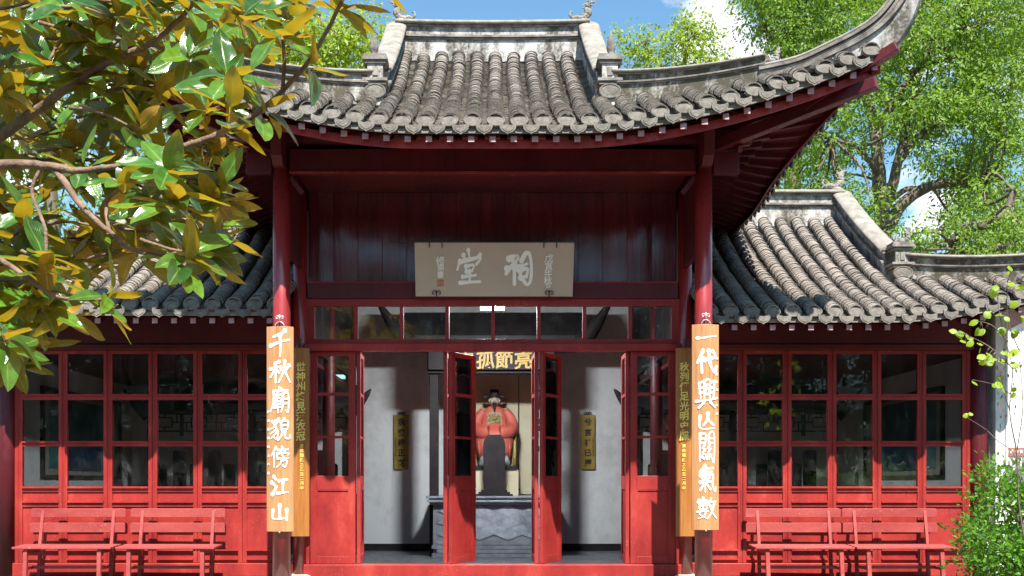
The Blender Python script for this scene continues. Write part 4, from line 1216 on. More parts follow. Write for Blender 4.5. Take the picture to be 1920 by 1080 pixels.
# ------------------------------------------------------------------ brush characters (100 x 100 grid, y downwards)
BR = {
'千': [[(74,4),(56,15),(20,27)],[(6,60),(50,47),(94,37)],[(52,22),(54,60),(52,99)]],
'秋': [[(46,8),(24,18)],[(6,38),(50,28)],[(30,15),(31,96)],[(30,36),(6,72)],[(32,38),(48,56)],[(56,30),(54,48)],[(92,22),(78,44)],[(73,4),(71,42),(46,94)],[(71,42),(98,94)]],
'廟': [[(48,1),(64,9)],[(20,15),(88,12)],[(20,15),(18,58),(3,95)],[(26,32),(56,29)],[(41,20),(41,44)],[(30,45),(31,66)],[(30,45),(54,43),(53,66)],[(30,55),(54,55)],[(30,67),(54,66)],[(22,80),(60,76)],[(41,66),(42,99)],[(66,28),(66,70),(57,97)],[(66,27),(91,25),(91,96),(80,90)],[(66,46),(89,45)],[(66,64),(89,63)]],
'貌': [[(46,3),(14,21)],[(13,14),(22,26)],[(30,11),(33,24)],[(43,14),(20,41),(3,48)],[(26,34),(41,60),(36,94),(23,86)],[(36,48),(5,70)],[(40,60),(6,92)],[(71,1),(62,14)],[(56,16),(57,50)],[(56,16),(89,13),(86,50)],[(57,33),(86,32)],[(57,50),(86,50)],[(64,52),(60,76),(42,98)],[(76,52),(77,86),(97,90),(98,74)]],
'傍': [[(30,3),(3,44)],[(19,28),(20,98)],[(62,1),(69,10)],[(40,17),(93,13)],[(53,20),(58,29)],[(79,18),(72,28)],[(38,34),(35,47)],[(38,34),(95,31),(90,43)],[(63,40),(69,48)],[(40,57),(95,53)],[(62,56),(56,78),(34,98)],[(60,68),(87,65),(80,96),(66,88)]],
'江': [[(16,6),(28,18)],[(4,36),(18,47)],[(8,94),(33,56)],[(46,27),(90,21)],[(69,24),(66,84)],[(38,90),(97,84)]],
'山': [[(50,2),(51,84)],[(13,36),(16,87),(86,82)],[(88,32),(88,96)]],
'一': [[(3,58),(30,58),(60,51),(97,46)]],
'代': [[(30,3),(4,54)],[(22,30),(25,98)],[(40,42),(93,31)],[(58,4),(66,60),(90,96),(97,72)],[(79,6),(89,18)]],
'興': [[(14,18),(21,68)],[(14,18),(27,12)],[(16,34),(29,32)],[(18,50),(30,48)],[(36,10),(37,66)],[(36,10),(63,7),(62,66)],[(42,24),(56,23)],[(42,36),(43,54)],[(42,36),(57,35),(56,54)],[(43,54),(56,54)],[(85,10),(80,68)],[(70,14),(85,10)],[(70,32),(82,30)],[(70,48),(80,46)],[(0,78),(50,74),(99,67)],[(34,82),(12,99)],[(66,80),(88,97)]],
'亡': [[(12,18),(13,90),(94,88)],[(54,5),(51,40),(30,74)],[(54,40),(88,70)]],
'關': [[(10,6),(10,99)],[(10,6),(41,5),(40,36)],[(10,20),(40,20)],[(10,36),(40,36)],[(60,36),(60,6),(91,4),(91,99),(80,92)],[(60,20),(90,20)],[(60,36),(90,36)],[(37,42),(24,54),(42,57)],[(66,42),(54,54),(74,57)],[(36,62),(23,74),(43,76)],[(64,62),(54,74),(76,76)],[(22,84),(33,90)],[(44,82),(48,92)],[(58,82),(62,92)],[(70,82),(78,90)]],
'氣': [[(38,1),(12,24)],[(30,12),(86,9)],[(26,24),(78,22)],[(12,37),(79,33),(81,70),(96,97),(99,80)],[(23,46),(32,56)],[(61,44),(50,56)],[(12,63),(70,60)],[(40,42),(40,99)],[(38,64),(12,92)],[(42,64),(68,88)]],
'數': [[(30,1),(30,60)],[(12,12),(50,11)],[(10,12),(12,30),(50,28),(50,12)],[(4,22),(56,20)],[(14,38),(48,37)],[(14,38),(14,54),(48,53),(48,38)],[(2,67),(58,62)],[(28,56),(13,78),(50,98)],[(44,60),(36,84),(6,99)],[(71,3),(57,34)],[(66,20),(98,17)],[(88,20),(76,64),(52,98)],[(64,34),(78,70),(99,96)]],
'祠': [[(16,20),(46,14),(30,36),(6,66)],[(10,50),(42,42)],[(35,34),(36,97)],[(40,48),(52,58)],[(60,26),(74,4),(88,8),(95,48),(92,88),(80,99),(66,84)],[(52,46),(80,35)],[(56,58),(58,78)],[(55,56),(82,51),(77,75)],[(58,78),(78,74)]],
'堂': [[(48,0),(54,28)],[(30,16),(36,30)],[(92,14),(66,30)],[(16,32),(6,58)],[(16,35),(92,22),(78,42)],[(38,48),(41,64)],[(38,48),(68,44),(63,61)],[(41,64),(63,61)],[(26,79),(76,74)],[(53,62),(53,93)],[(16,97),(92,93)]],
}
def brush(ch, sx, sz, surf_fn, lift0=0.004, thick=6.5, seed=0):
    """ribbon strokes with swelling width laid on surf_fn(u, v) -> point; u right, v up in metres"""
    m = MB(); rr = random.Random(hash_(ch) + seed)
    for si, st in enumerate(BR[ch]):
        pts = smooth_path(st, 6)
        n = len(pts); ln = sum(math.dist(a, b) for a, b in zip(pts, pts[1:]))
        ns = len(BR[ch])
        tw = thick * (1.25 if ns < 8 else (1.0 if ns < 11 else 0.74)) * rr.uniform(0.85, 1.15)
        taper = rr.uniform(0.35, 0.8) if ln > 18 else 0.8
        lt = lift0 + si * 0.0003
        left, right = [], []
        cap0, cap1 = [], []
        def Wd(t): return tw * (1.0 - 0.28 * math.sin(math.pi * t)) * lerp(1.08, taper, t) * (1 + 0.08 * math.sin(t * 17 + si))
        for i, (x, y) in enumerate(pts):
            a = pts[max(i-1, 0)]; b = pts[min(i+1, n-1)]
            dx, dy = b[0]-a[0], b[1]-a[1]; l = math.hypot(dx, dy) or 1
            nx, ny = -dy/l, dx/l; w_ = Wd(i/(n-1))
            left.append((x + nx*w_, y + ny*w_)); right.append((x - nx*w_, y - ny*w_))
        def capn(i, sgn):
            x, y = pts[i]; a = pts[max(i-1, 0)]; b = pts[min(i+1, n-1)]
            an = math.atan2((b[1]-a[1])*sgn, (b[0]-a[0])*sgn); w_ = Wd(i/(n-1))
            return [(x + w_*math.cos(an + R(q)), y + w_*math.sin(an + R(q))) for q in (60, 30, 0, -30, -60)]
        def P(p): 
            u = (p[0]-50)/100*sx; v = (50-p[1])/100*sz
            return surf_fn(u, v, lt)
        rows = [[P(a), P(b)] for a, b in zip(left, right)]
        m.loft(rows, smooth=False)
        for end, sgn in ((n-1, 1), (0, -1)):
            c = capn(end, sgn)
            poly = ([left[end]] + c + [right[end]]) if sgn > 0 else ([right[end]] + c + [left[end]])
            m.add([P(p) for p in poly], [tuple(range(len(poly)))])
    return m
def hash_(ch): return ord(ch)
# ------------------------------------------------------------------ couplet boards on the columns
def couplet(cx, cy, z0, z1, hw, sag, mat, label):
    t = thing('couplet_board', label, 'sign', (cx, cy, z0))
    m = MB(); rings = []
    n = 12
    prof_ = [(lerp(-hw, hw, i/n), -sag * (1 - (2*i/n - 1)**2)) for i in range(n+1)]
    for z in (z0, z0 + 0.004, z1 - 0.004, z1):
        rings.append([(cx + u, cy + v, z) for u, v in prof_] + [(cx + u, cy + v + 0.022, z) for u, v in reversed(prof_)])
    m.loft(rings, closed=True, smooth=False, caps=True)
    m.build('board', mat, t, bevel=0.003)
    def on(u0, v0):
        def f(u, v, l):
            uu = u0 + u
            return (cx + uu, cy - sag * (1 - (uu/hw)**2) - l, v0 + v)
        return f
    return t, on
def hook(t, x, y, z, s=1.0, mat='chrome'):
    m = MB()
    m.tube([(x + 0.05*s*math.cos(q), y, z + 0.055*s*math.sin(q)) for q in [math.pi*i/8 for i in range(9)]], 0.0055*s, 6)
    m.tube([(x, y, z + 0.05*s), (x, y - 0.005, z + 0.13*s)], [0.007*s, 0.009*s], 6)
    for d in (-1, 1):
        m.tube([(x + d*(0.027 - 0.022*math.cos(q)*(1 - q/9))*s, y, z + (0.10 + 0.022*math.sin(q)*(1 - q/9))*s) for q in [i*0.55 for i in range(12)]], 0.0045*s, 5)
    return m.build('hook', M[mat], t)
Dc = 11.66; cyc = Dc - CAMD
zpx = lambda y, D: CAMZ + (VPY - y) * D / FPX
for cx, txt, ys, bot, topy, lb, smallx in (
    (-2.243, '千秋廟貌傍江山', [(643, 50, 40), (697, 44, 40), (750, 48, 38), (805, 42, 39), (857, 40, 35), (910, 37, 33), (961, 31, 34)], 997, 612, 'curved pale wood couplet board with seven white characters on the left front column', -0.118),
    (2.247, '一代興亡關氣數', [(631, 12, 38), (678, 44, 38), (737, 56, 40), (790, 32, 33), (838, 54, 33), (898, 50, 34), (953, 40, 37)], 994, 608, 'curved pale wood couplet board with seven white characters on the right front column', 0.118)):
    t, on = couplet(cx, cyc + 0.035, zpx(bot, Dc), zpx(topy, Dc), 0.142, 0.040, M['wood'], lb)
    for ch, (yc, hp, wp) in zip(txt, ys):
        k = Dc / FPX
        sz = hp * k if ch != '一' else 34 * k
        brush(ch, wp * k, sz, on(0.004 if cx < 0 else 0.010, zpx(yc, Dc)), thick=7.3).build('character', M['white_ink'], t, recalc=False)
    for i, ch in enumerate('庚角夏日劉上風意'):
        z = lerp(zpx(772, Dc), zpx(887, Dc), i / 7) if cx < 0 else lerp(zpx(672, Dc), zpx(775, Dc), i / 7)
        u = smallx
        letter(ch, 0.028, M['white_ink'], t, (cx + u, cyc + 0.035 - 0.040 * (1 - (u/0.142)**2) - 0.004, z), 0.0005, 0.05)
    hook(t, cx, cyc + 0.01, zpx(topy, Dc) - 0.005, 1.0)
    m = MB().lathe([(0.004, -0.012), (0.009, -0.006), (0.009, 0.004), (0.003, 0.01)], (cx, cyc + 0.0, zpx(bot, Dc) - 0.004), 8); m.build('pin', M['chrome'], t)
Di = 12.80; cyi = Di - CAMD
for cx, txt, y0, y1, lb in ((-2.247, '世神州終見漢衣冠', 687, 818, 'ochre couplet board with small gold characters on the inner left column'), (2.247, '秋列傳足光明史牒', 688, 817, 'ochre couplet board with small gold characters on the inner right column')):
    t, on = couplet(cx, cyi + 0.035, zpx(1006, Di), zpx(652, Di), 0.125, 0.035, M['wood_gold'], lb)
    uo = 0.030 if cx < 0 else -0.032
    for i, ch in enumerate(txt):
        letter(ch, 0.112, M['gold'], t, (cx + uo, cyi + 0.035 - 0.035 * (1 - (uo/0.125)**2) - 0.005, lerp(zpx(y0, Di), zpx(y1, Di), i / 7)), 0.0025, 0.08)
    for i, ch in enumerate('清他瑞趣之乙丑二月中'):
        u = uo + (0.012 if cx < 0 else -0.005)
        letter(ch, 0.046, M['gold'], t, (cx + u, cyi + 0.035 - 0.035 * (1 - (u/0.125)**2) - 0.005, lerp(zpx(836, Di), zpx(915, Di), i / 9)), 0.0005, 0.05)
    hook(t, cx, cyi + 0.01, zpx(652, Di), 0.9, 'iron')
# ------------------------------------------------------------------ name plaque
PL = [W(777, 455, 12.58), W(1077, 455, 12.58), W(1074, 556, 12.82), W(779, 556, 12.82)]   # tl tr br bl
pc = (PL[0] + PL[1] + PL[2] + PL[3]) / 4
ux = (PL[1] - PL[0]).normalized(); uz = ((PL[0] + PL[1]) / 2 - (PL[2] + PL[3]) / 2).normalized(); un = ux.cross(uz).normalized()   # un points out of the board
un = un if un.y < 0 else -un
t = thing('plaque', 'wide taupe plaque with two large cream characters hung over the doors', 'sign', tuple(pc))
hw_, hh_ = (PL[1] - PL[0]).length / 2, ((PL[0] + PL[1]) / 2 - (PL[2] + PL[3]) / 2).length / 2
m = MB().prism([pc + ux * a + uz * b for a, b in ((-hw_, hh_), (hw_, hh_), (hw_, -hh_), (-hw_, -hh_))], -un * 0.035)
m.build('board', M['plaque'], t, bevel=0.003)
def onp(px, py):
    u0 = (px - 927) / 300 * 2 * hw_; v0 = -(py - 505.5) / 101 * 2 * hh_
    return lambda u, v, l: pc + ux * (u0 + u) + uz * (v0 + v) + un * l
kk = 2 * hw_ / 300
brush('堂', 50 * kk, 64 * kk, onp(879, 500), thick=10).build('character', M['cream_ink'], t, recalc=False)
brush('祠', 54 * kk, 62 * kk, onp(973, 503), thick=9.5).build('character', M['cream_ink'], t, recalc=False)
rotm = Matrix((ux, -un, uz)).transposed()
def letterp(ch, size, px, py, mat, off=0.0015):
    me = text_mesh(ch, size, 'character', 0.004, off)
    for v in me.vertices: v.co.z += v.co.x * 0.12
    o = link('character', me, mat); o.location = onp(px, py)(0, 0, 0.004); o.rotation_euler = rotm.to_euler(); adopt(o, t)
for ch, px, py, sz in (('戊', 1030, 484, 15), ('寅', 1030, 498, 14), ('年', 1029, 511, 15), ('秋', 1029, 525, 15), ('日', 1030, 535, 9)): letterp(ch, sz * kk * 1.1, px, py, M['cream_ink'])
for ch, px, py, sz in (('修', 825, 488, 16), ('國', 826, 501, 12), ('書', 825, 514, 13)): letterp(ch, sz * kk * 1.1, px, py, M['cream_ink'])
f = onp(824.5, 530); q = 6.0 * kk
MB().prism([f(-q, -q, 0.002), f(q, -q, 0.002), f(q, q, 0.002), f(-q, q, 0.002)], un * 0.002).build('seal', M['seal'], t)
m = MB()
for a, b, c, d in ((-.7, -.7, -.7, .7), (-.7, .7, -.1, .6), (-.3, .2, -.3, -.6), (.2, .7, .2, -.7), (.6, .6, .6, -.6), (.2, 0, .7, 0.1)):
    m.beam(f(a*q, b*q, 0.0045), f(c*q, d*q, 0.0045), 0.006, 0.002, up=tuple(un))
m.build('seal_carving', M['plaque'], t)
for px in (817, 1032):     # scroll hooks under, wire hangers above
    g_ = onp(px, 549); m = MB()
    m.tube([g_(0, -0.055, 0.012), g_(0, 0.03, 0.012)], 0.006, 6)
    for d in (-1, 1):
        m.tube([g_(d*(0.03 - 0.028*math.cos(q)*(1 - q/8)), 0.0 + 0.032*math.sin(q)*(1 - q/8), 0.012) for q in [i*0.5 for i in range(12)]], 0.005, 5)
    m.build('hook', M['iron'], t)
    m = MB()
    for d in (-12, 12): m.tube([onp(px + d, 464)(0, 0, 0.008), onp(px + d, 452)(0, 0, 0.004)], 0.006, 5)
    m.tube([onp(px - 12, 452)(0, 0, 0.004), onp(px, 446)(0, 0, -0.05), onp(px + 12, 452)(0, 0, 0.004)], 0.004, 5)
    m.build('hanger', M['iron'], t)
m = MB().tube([(-1.20, 1.13, 3.92), (-0.88, 1.0, 3.84)], 0.003, 4).tube([(0.88, 1.0, 3.84), (1.12, 1.13, 3.92)], 0.003, 4)
m.build('guy_wire', M['iron'], t)
# ------------------------------------------------------------------ benches
def bench():
    t = thing('bench', '', 'bench', (0, 0, 0), 'slatted red benches along the wings')
    Lb = 1.11
    for y0, y1 in ((-0.20, -0.11), (-0.104, -0.012), (-0.006, 0.086), (0.092, 0.175)):
        MB().box(0, Lb, y0, y1, 0.352 + (y0 + 0.2) * 0.05, 0.377 + (y0 + 0.2) * 0.05).build('seat_slat', M['red_faded'], t, bevel=0.004)
    for z0, z1, y in ((0.695, 0.80, 0.325), (0.52, 0.632, 0.298)):
        c = 0.022
        poly = [(0.0, y, z0), (Lb, y, z0), (Lb, y, z1 - c), (Lb - c*0.3, y, z1 - c*0.3), (Lb - c, y, z1), (c, y, z1), (c*0.3, y, z1 - c*0.3), (0, y, z1 - c)]
        MB().prism(poly, (0, 0.022, 0)).build('back_slat', M['red_faded'], t, bevel=0.003)
    for x in (0.14, Lb - 0.14):
        m = MB().beam((x, -0.15, 0.345), (x + 0.005, -0.185, 0.0), 0.045, 0.045, up=(0, 1, 0)); m.build('leg', M['red_faded'], t, bevel=0.003)
        m = MB().beam((x, 0.265, 0.40), (x, 0.215, 0.0), 0.038, 0.042, up=(0, 1, 0)); m.build('leg', M['red_faded'], t, bevel=0.003)
        m = MB().beam((x, 0.245, 0.35), (x, 0.345, 0.785), 0.036, 0.036, up=(0, 1, 0)); m.build('back_post', M['red_faded'], t, bevel=0.003)
        m = MB().box(x - 0.02, x + 0.02, -0.16, 0.26, 0.302, 0.350); m.build('seat_bearer', M['red_faded'], t)
        m = MB().beam((x, -0.17, 0.13), (x, 0.23, 0.13), 0.022, 0.03); m.build('stretcher', M['red_faded'], t)
    MB().beam((0.14, 0.03, 0.135), (Lb - 0.14, 0.03, 0.135), 0.03, 0.035).build('stretcher', M['red_faded'], t)
    return t
b0 = bench()
spots = [(-5.40, 'red slatted bench farthest left, under the left wing windows', 0.004), (-4.235, 'second red slatted bench, between the leftmost bench and the couplet column', -0.004), (2.955, 'red slatted bench nearest the right couplet column, under the right windows', -0.008), (4.09, 'red slatted bench nearest the green shrub, under the right windows', 0.006)]
for i, (x, lb, rz) in enumerate(spots):
    o = b0 if i == 0 else copy_tree(b0)
    o.location = (x, 0.83, 0); o.rotation_euler.z = rz; o['label'] = lb
    o['group'] = 'slatted red benches along the wings'
# ------------------------------------------------------------------ statue of a seated official
M['robe'] = noise_mat('orange_red_robe', (0.42, 0.075, 0.050), (0.52, 0.115, 0.080), 5, rough=0.55, bump=0.3, bscale=14)
M['skin_clay'] = noise_mat('painted_clay_face', (0.42, 0.33, 0.22), (0.50, 0.40, 0.28), 8, rough=0.6, bump=0.05)
M['badge'] = noise_mat('embroidered_badge', (0.10, 0.09, 0.06), (0.42, 0.34, 0.18), 40, rough=0.7, bump=0.5, detail=2)
M['chair_gold'] = noise_mat('gilt_chair', (0.30, 0.22, 0.06), (0.42, 0.32, 0.10), 6, rough=0.5, bump=0.2)
M['boot'] = noise_mat('grey_boot', (0.10, 0.10, 0.11), (0.32, 0.32, 0.33), 10, rough=0.6)
sx0, sy0, sz0 = W(927, 877, 16.95).x, 5.15, W(927, 879, 16.95).z
st = thing('official_statue', 'seated painted statue in red robe and winged black hat behind the altar', 'statue', (sx0, sy0, sz0))
def el_ring(z, cy, rx, ry, n=28, p=2.4, cx=0):
    out = []
    for k in range(n):
        a = 2*math.pi*k/n; c, s_ = math.cos(a), math.sin(a)
        out.append((sx0 + cx + rx*math.copysign(abs(c)**(2/p), c), sy0 + cy + ry*math.copysign(abs(s_)**(2/p), s_) , sz0 + z))
    return out
m = MB()
m.loft([el_ring(0.16, -0.16, 0.255, 0.12), el_ring(0.30, -0.17, 0.27, 0.14), el_ring(0.44, -0.15, 0.285, 0.17), el_ring(0.54, -0.09, 0.28, 0.22), el_ring(0.60, -0.03, 0.25, 0.20), el_ring(0.68, 0.02, 0.205, 0.15, p=2), el_ring(0.78, 0.03, 0.195, 0.13, p=2), el_ring(0.86, 0.03, 0.19, 0.12, p=2), el_ring(0.91, 0.03, 0.165, 0.10, p=2), el_ring(0.945, 0.025, 0.10, 0.075, p=2), el_ring(0.965, 0.02, 0.058, 0.055, p=2)], closed=True, caps=True)
for s in (-1, 1):   # wide sleeves resting in the lap
    pts = smooth_path([(s*0.165, 0.02, 0.88), (s*0.25, -0.02, 0.76), (s*0.27, -0.08, 0.62), (s*0.19, -0.22, 0.54), (s*0.07, -0.27, 0.55)], 4)
    n = len(pts)
    m.tube([(sx0 + a, sy0 + b, sz0 + c) for a, b, c in pts], [lerp(0.07, 0.105, min(1, i/(n*0.7))) for i in range(n)], 12)
    for i in range(4):   # fold ridges down the skirt
        xx = s * (0.06 + 0.055 * i)
        m.tube([(sx0 + xx, sy0 - 0.30 + 0.02*i, sz0 + 0.50), (sx0 + xx*1.04, sy0 - 0.315 + 0.02*i, sz0 + 0.32), (sx0 + xx, sy0 - 0.285 + 0.02*i, sz0 + 0.16)], [0.012, 0.02, 0.016], 6)
m.build('robe', M['robe'], st, recalc=True)
m = MB().box(sx0 - 0.115, sx0 + 0.115, sy0 - 0.122, sy0 - 0.10, sz0 + 0.655, sz0 + 0.855); m.build('rank_badge', M['badge'], st, bevel=0.008)
m = MB()
for i in range(9):
    m.tube([(sx0 - 0.095 + 0.19*rnd.random(), sy0 - 0.126, sz0 + 0.67 + 0.17*rnd.random()) for _ in range(4)], 0.006, 5)
m.build('badge_embroidery', M['chair_gold'], st)
m = MB()
hd = [(0.03, 0.955), (0.05, 0.975), (0.064, 1.0), (0.070, 1.03), (0.072, 1.06), (0.070, 1.09), (0.055, 1.12)]
m.loft([el_ring(z, -0.005, r_, r_*1.08, n=20, p=2) for r_, z in hd], closed=True, caps=True)
m.tube([(sx0, sy0 - 0.078, sz0 + 1.065), (sx0, sy0 - 0.096, sz0 + 1.035), (sx0, sy0 - 0.080, sz0 + 1.028)], [0.007, 0.014, 0.008], 6)
for s in (-1, 1): m.tube([(sx0 + s*0.072, sy0, sz0 + 1.07), (sx0 + s*0.082, sy0, sz0 + 1.045), (sx0 + s*0.072, sy0 - 0.005, sz0 + 1.015)], [0.008, 0.014, 0.007], 6)
m.build('head', M['skin_clay'], st)
m = MB()
for s in (-1, 1):
    m.tube([(sx0 + s*0.048, sy0 - 0.070, sz0 + 1.080), (sx0 + s*0.014, sy0 - 0.080, sz0 + 1.078)], 0.004, 5)
    m.tube([(sx0 + s*0.042, sy0 - 0.070, sz0 + 1.062), (sx0 + s*0.016, sy0 - 0.076, sz0 + 1.062)], 0.005, 5)
    m.tube([(sx0 + s*0.004, sy0 - 0.083, sz0 + 1.018), (sx0 + s*0.035, sy0 - 0.078, sz0 + 1.0), (sx0 + s*0.040, sy0 - 0.085, sz0 + 0.94)], [0.006, 0.005, 0.002], 5)
m.tube([(sx0, sy0 - 0.072, sz0 + 0.99), (sx0, sy0 - 0.10, sz0 + 0.94), (sx0 + 0.004, sy0 - 0.115, sz0 + 0.86)], [0.028, 0.024, 0.004], 8)
m.build('beard', M['black'], st)
m = MB()
m.loft([el_ring(1.085, 0, 0.080, 0.085, 20, 2), el_ring(1.13, 0, 0.082, 0.088, 20, 2), el_ring(1.135, 0.02, 0.066, 0.06, 20, 3), el_ring(1.20, 0.03, 0.066, 0.055, 20, 3), el_ring(1.215, 0.03, 0.055, 0.045, 20, 3)], closed=True, caps=True, smooth=False)
for s in (-1, 1):
    m.loft([[(sx0 + s*(0.07 + 0.10*q), sy0 + 0.03 + 0.01*dy, sz0 + 1.105 + 0.024*dz*(0.6 + 0.6*math.sin(q*2.4))) for dy, dz in ((-1, -1), (1, -1), (1, 1), (-1, 1))] for q in (0, 0.25, 0.5, 0.75, 1.0)], closed=True, caps=True)
m.build('winged_hat', M['black'], st)
for s in (-1, 1):
    m = MB(); m.loft([[(sx0 + s*0.17 + 0.07*math.cos(a)*k, sy0 - 0.19 - dy + 0.10*math.sin(a)*k, sz0 + z) for a in [2*math.pi*i/12 for i in range(12)]] for z, k, dy in ((0.045, 1.1, 0.06), (0.09, 1.05, 0.05), (0.13, 0.8, 0.01), (0.20, 0.75, 0))], closed=True, caps=True)
    m.build('boot', M['boot'], st)
m = MB(); m.loft([[(sx0 + 0.36*math.cos(a)*k, sy0 + 0.18, sz0 + 0.45 + 0.42*math.sin(a)*k) for a in [math.pi*i/16 for i in range(17)]] for k in (1.0, 0.86)], smooth=False)
m.box(sx0 - 0.30, sx0 + 0.30, sy0 - 0.05, sy0 + 0.2, sz0 + 0.05, sz0 + 0.42)
for s in (-1, 1): m.tube([(sx0 + s*0.33, sy0 + 0.18, sz0 + 0.45), (sx0 + s*0.31, sy0 - 0.1, sz0 + 0.50), (sx0 + s*0.31, sy0 - 0.15, sz0 + 0.05)], 0.025, 8)
m.build('throne', M['chair_gold'], st)
m = MB().box(sx0 - 0.31, sx0 + 0.33, sy0 - 0.36, sy0 + 0.25, sz0 - 0.02, sz0 + 0.045); m.build('foot_slab', M['black'], st)
m = MB().box(sx0 - 0.34, sx0 + 0.36, sy0 - 0.34, sy0 + 0.34, 0.906, sz0 - 0.021); m.build('plinth', M['cream'], st)
# ------------------------------------------------------------------ walls at the far right and left, notice board
o = MB().box(5.905, 6.02, YW - 0.10, 4.5, 0.0, 3.2).box(6.02, 6.04, YW - 0.12, 1.5, 0, 3.2).build('return_wall', M['plaster'])
tag(o, 'narrow shaded plaster wall end beside the right wing column', 'wall')
o = MB().box(6.06, 16.0, 3.2, 3.45, -0.35, 3.3).build('courtyard_wall', M['sunwall'])
tag(o, 'bright white courtyard wall behind the green shrub at the right edge', 'wall')
MB().box(6.0, 16.0, 3.1, 3.55, 3.3, 3.42).build('wall_coping', M['tile'], o)
o = MB().box(-16.0, -5.92, 1.9, 2.1, -0.35, 3.2).build('courtyard_wall', M['sunwall'])
tag(o, 'white courtyard wall at the left edge beside the left wing', 'wall')
D = 14.9; a = W(1880, 868, D); b = W(1990, 838, D)
t = thing('notice_board', 'brown-headed white notice board on the white wall behind the shrub', 'sign', (a.x, 3.15, a.z))
M['sign_brown'] = noise_mat('brown_sign_paint', (0.26, 0.10, 0.07), (0.33, 0.14, 0.10), 8, rough=0.5, bump=0)
M['sign_grey'] = noise_mat('grey_sign_paint', (0.16, 0.15, 0.17), (0.22, 0.21, 0.23), 8, rough=0.5, bump=0)
M['sign_white'] = noise_mat('white_sign_paint', (0.75, 0.74, 0.72), (0.8, 0.79, 0.77), 8, rough=0.5, bump=0)
z0, z1 = zpx(870, D), zpx(839, D)
x0, x1 = W(1882, 0, D).x, W(1975, 0, D).x
MB().box(x0, x1, 3.165, 3.195, zpx(855, D), z1).build('header', M['sign_brown'], t)
MB().box(x0, x1, 3.165, 3.195, zpx(905, D), zpx(856, D)).build('panel', M['sign_grey'], t)
m = MB(); cx_ = W(1889, 0, D).x; cz_ = zpx(846.5, D)
m.tube([(cx_ + 0.034*math.cos(q), 3.162, cz_ + 0.034*math.sin(q)) for q in [i*math.pi/10 for i in range(21)]], 0.007, 6)
m.tube([(cx_ - 0.015, 3.162, cz_ - 0.012), (cx_, 3.162, cz_ + 0.015), (cx_ + 0.015, 3.162, cz_ - 0.012)], 0.006, 5)
m.build('emblem', M['sign_white'], t)
m = MB()
for i in range(7):
    xx = W(1901 + i * 9, 0, D).x
    for q in range(4):
        u = rnd.uniform(-0.018, 0.018); v = rnd.uniform(-0.02, 0.02)
        if q % 2: m.box(xx - 0.02, xx + 0.02, 3.158 - q*0.0006, 3.166, cz_ + v - 0.004, cz_ + v + 0.004)
        else: m.box(xx + u - 0.004, xx + u + 0.004, 3.158 - q*0.0006, 3.166, cz_ - 0.024, cz_ + 0.024)
m.build('lettering', M['sign_white'], t)
m = MB()
for i in range(12):
    xx = W(1886 + i * 6.5, 0, D).x; m.box(xx - 0.010, xx + 0.010, 3.160, 3.166, zpx(872 + rnd.uniform(0, 14), D), zpx(859, D))
m.build('lettering', M['sign_white'], t)
# ------------------------------------------------------------------ trees
def rand_unit(r):
    while True:
        v = Vector((r.uniform(-1, 1), r.uniform(-1, 1), r.uniform(-1, 1)))
        if 0.05 < v.length < 1: return v.normalized()
def leaf_quad(V, F, p, d, nrm, L_, w_):
    s_ = d.cross(nrm).normalized()
    i = len(V)
    bend = nrm * (-0.12 * L_)
    V.append(tuple(p)); V.append(tuple(p + d * (L_ * 0.45) + s_ * w_)); V.append(tuple(p + d * L_ + bend)); V.append(tuple(p + d * (L_ * 0.45) - s_ * w_))
    F.append((i, i+1, i+2)); F.append((i, i+2, i+3))
def crown_mesh(clumps, per, lsize, r, aspect=0.23, droop=0.35):
    V, F = [], []
    for c, rad in clumps:
        # sprays: little twigs carrying leaves
        nspray = max(3, int(per / 7))
        for _ in range(nspray):
            o = rand_unit(r); o.z = o.z * 0.7
            q = c + o * rad * (r.random() ** 0.45)
            dirv = (o + rand_unit(r) * 0.6 + Vector((0, 0, -droop * 0.4))).normalized()
            for k in range(7):
                d = (dirv + rand_unit(r) * 0.9 + Vector((0, 0, -droop))).normalized()
                p = q + dirv * (0.05 * k * lsize / 0.1) + rand_unit(r) * lsize * 0.5
                nr = (rand_unit(r) * 0.6 + o * 0.75 + Vector((0, -0.15, 0.6))).normalized()
                if abs(nr.dot(d)) > 0.95: continue
                ll = lsize * r.uniform(0.65, 1.25)
                leaf_quad(V, F, p, d, nr, ll, ll * aspect * r.uniform(0.8, 1.2))
    m = bpy.data.meshes.new('crown'); m.from_pydata(V, [], F); m.update()
    return m
def limb(mb, pts, r0, r1, n=9):
    pp = smooth_path([tuple(p) for p in pts], 5)
    k = len(pp)
    pp = [Vector(p) + rand_unit(rnd) * r0 * 0.10 for p in pp]
    mb.tube(pp, [lerp(r0, r1, i / (k - 1)) for i in range(k)], n)
def sample_clumps(regions, r, D0, D1, count, rad, holes=()):
    out = []
    areas = [(x1 - x0) * (y1 - y0) * dens for x0, y0, x1, y1, dens in regions]
    tot = sum(areas)
    for (x0, y0, x1, y1, dens), a in zip(regions, areas):
        n = int(count * a / tot)
        for _ in range(n):
            px, py = r.uniform(x0, x1), r.uniform(y0, y1)
            if any(((px - hx) / ax) ** 2 + ((py - hyy) / ay) ** 2 < 1 for hx, hyy, ax, ay in holes): continue
            D = r.uniform(D0, D1)
            out.append((W(px, py, D), rad * r.uniform(0.55, 1.15)))
    return out
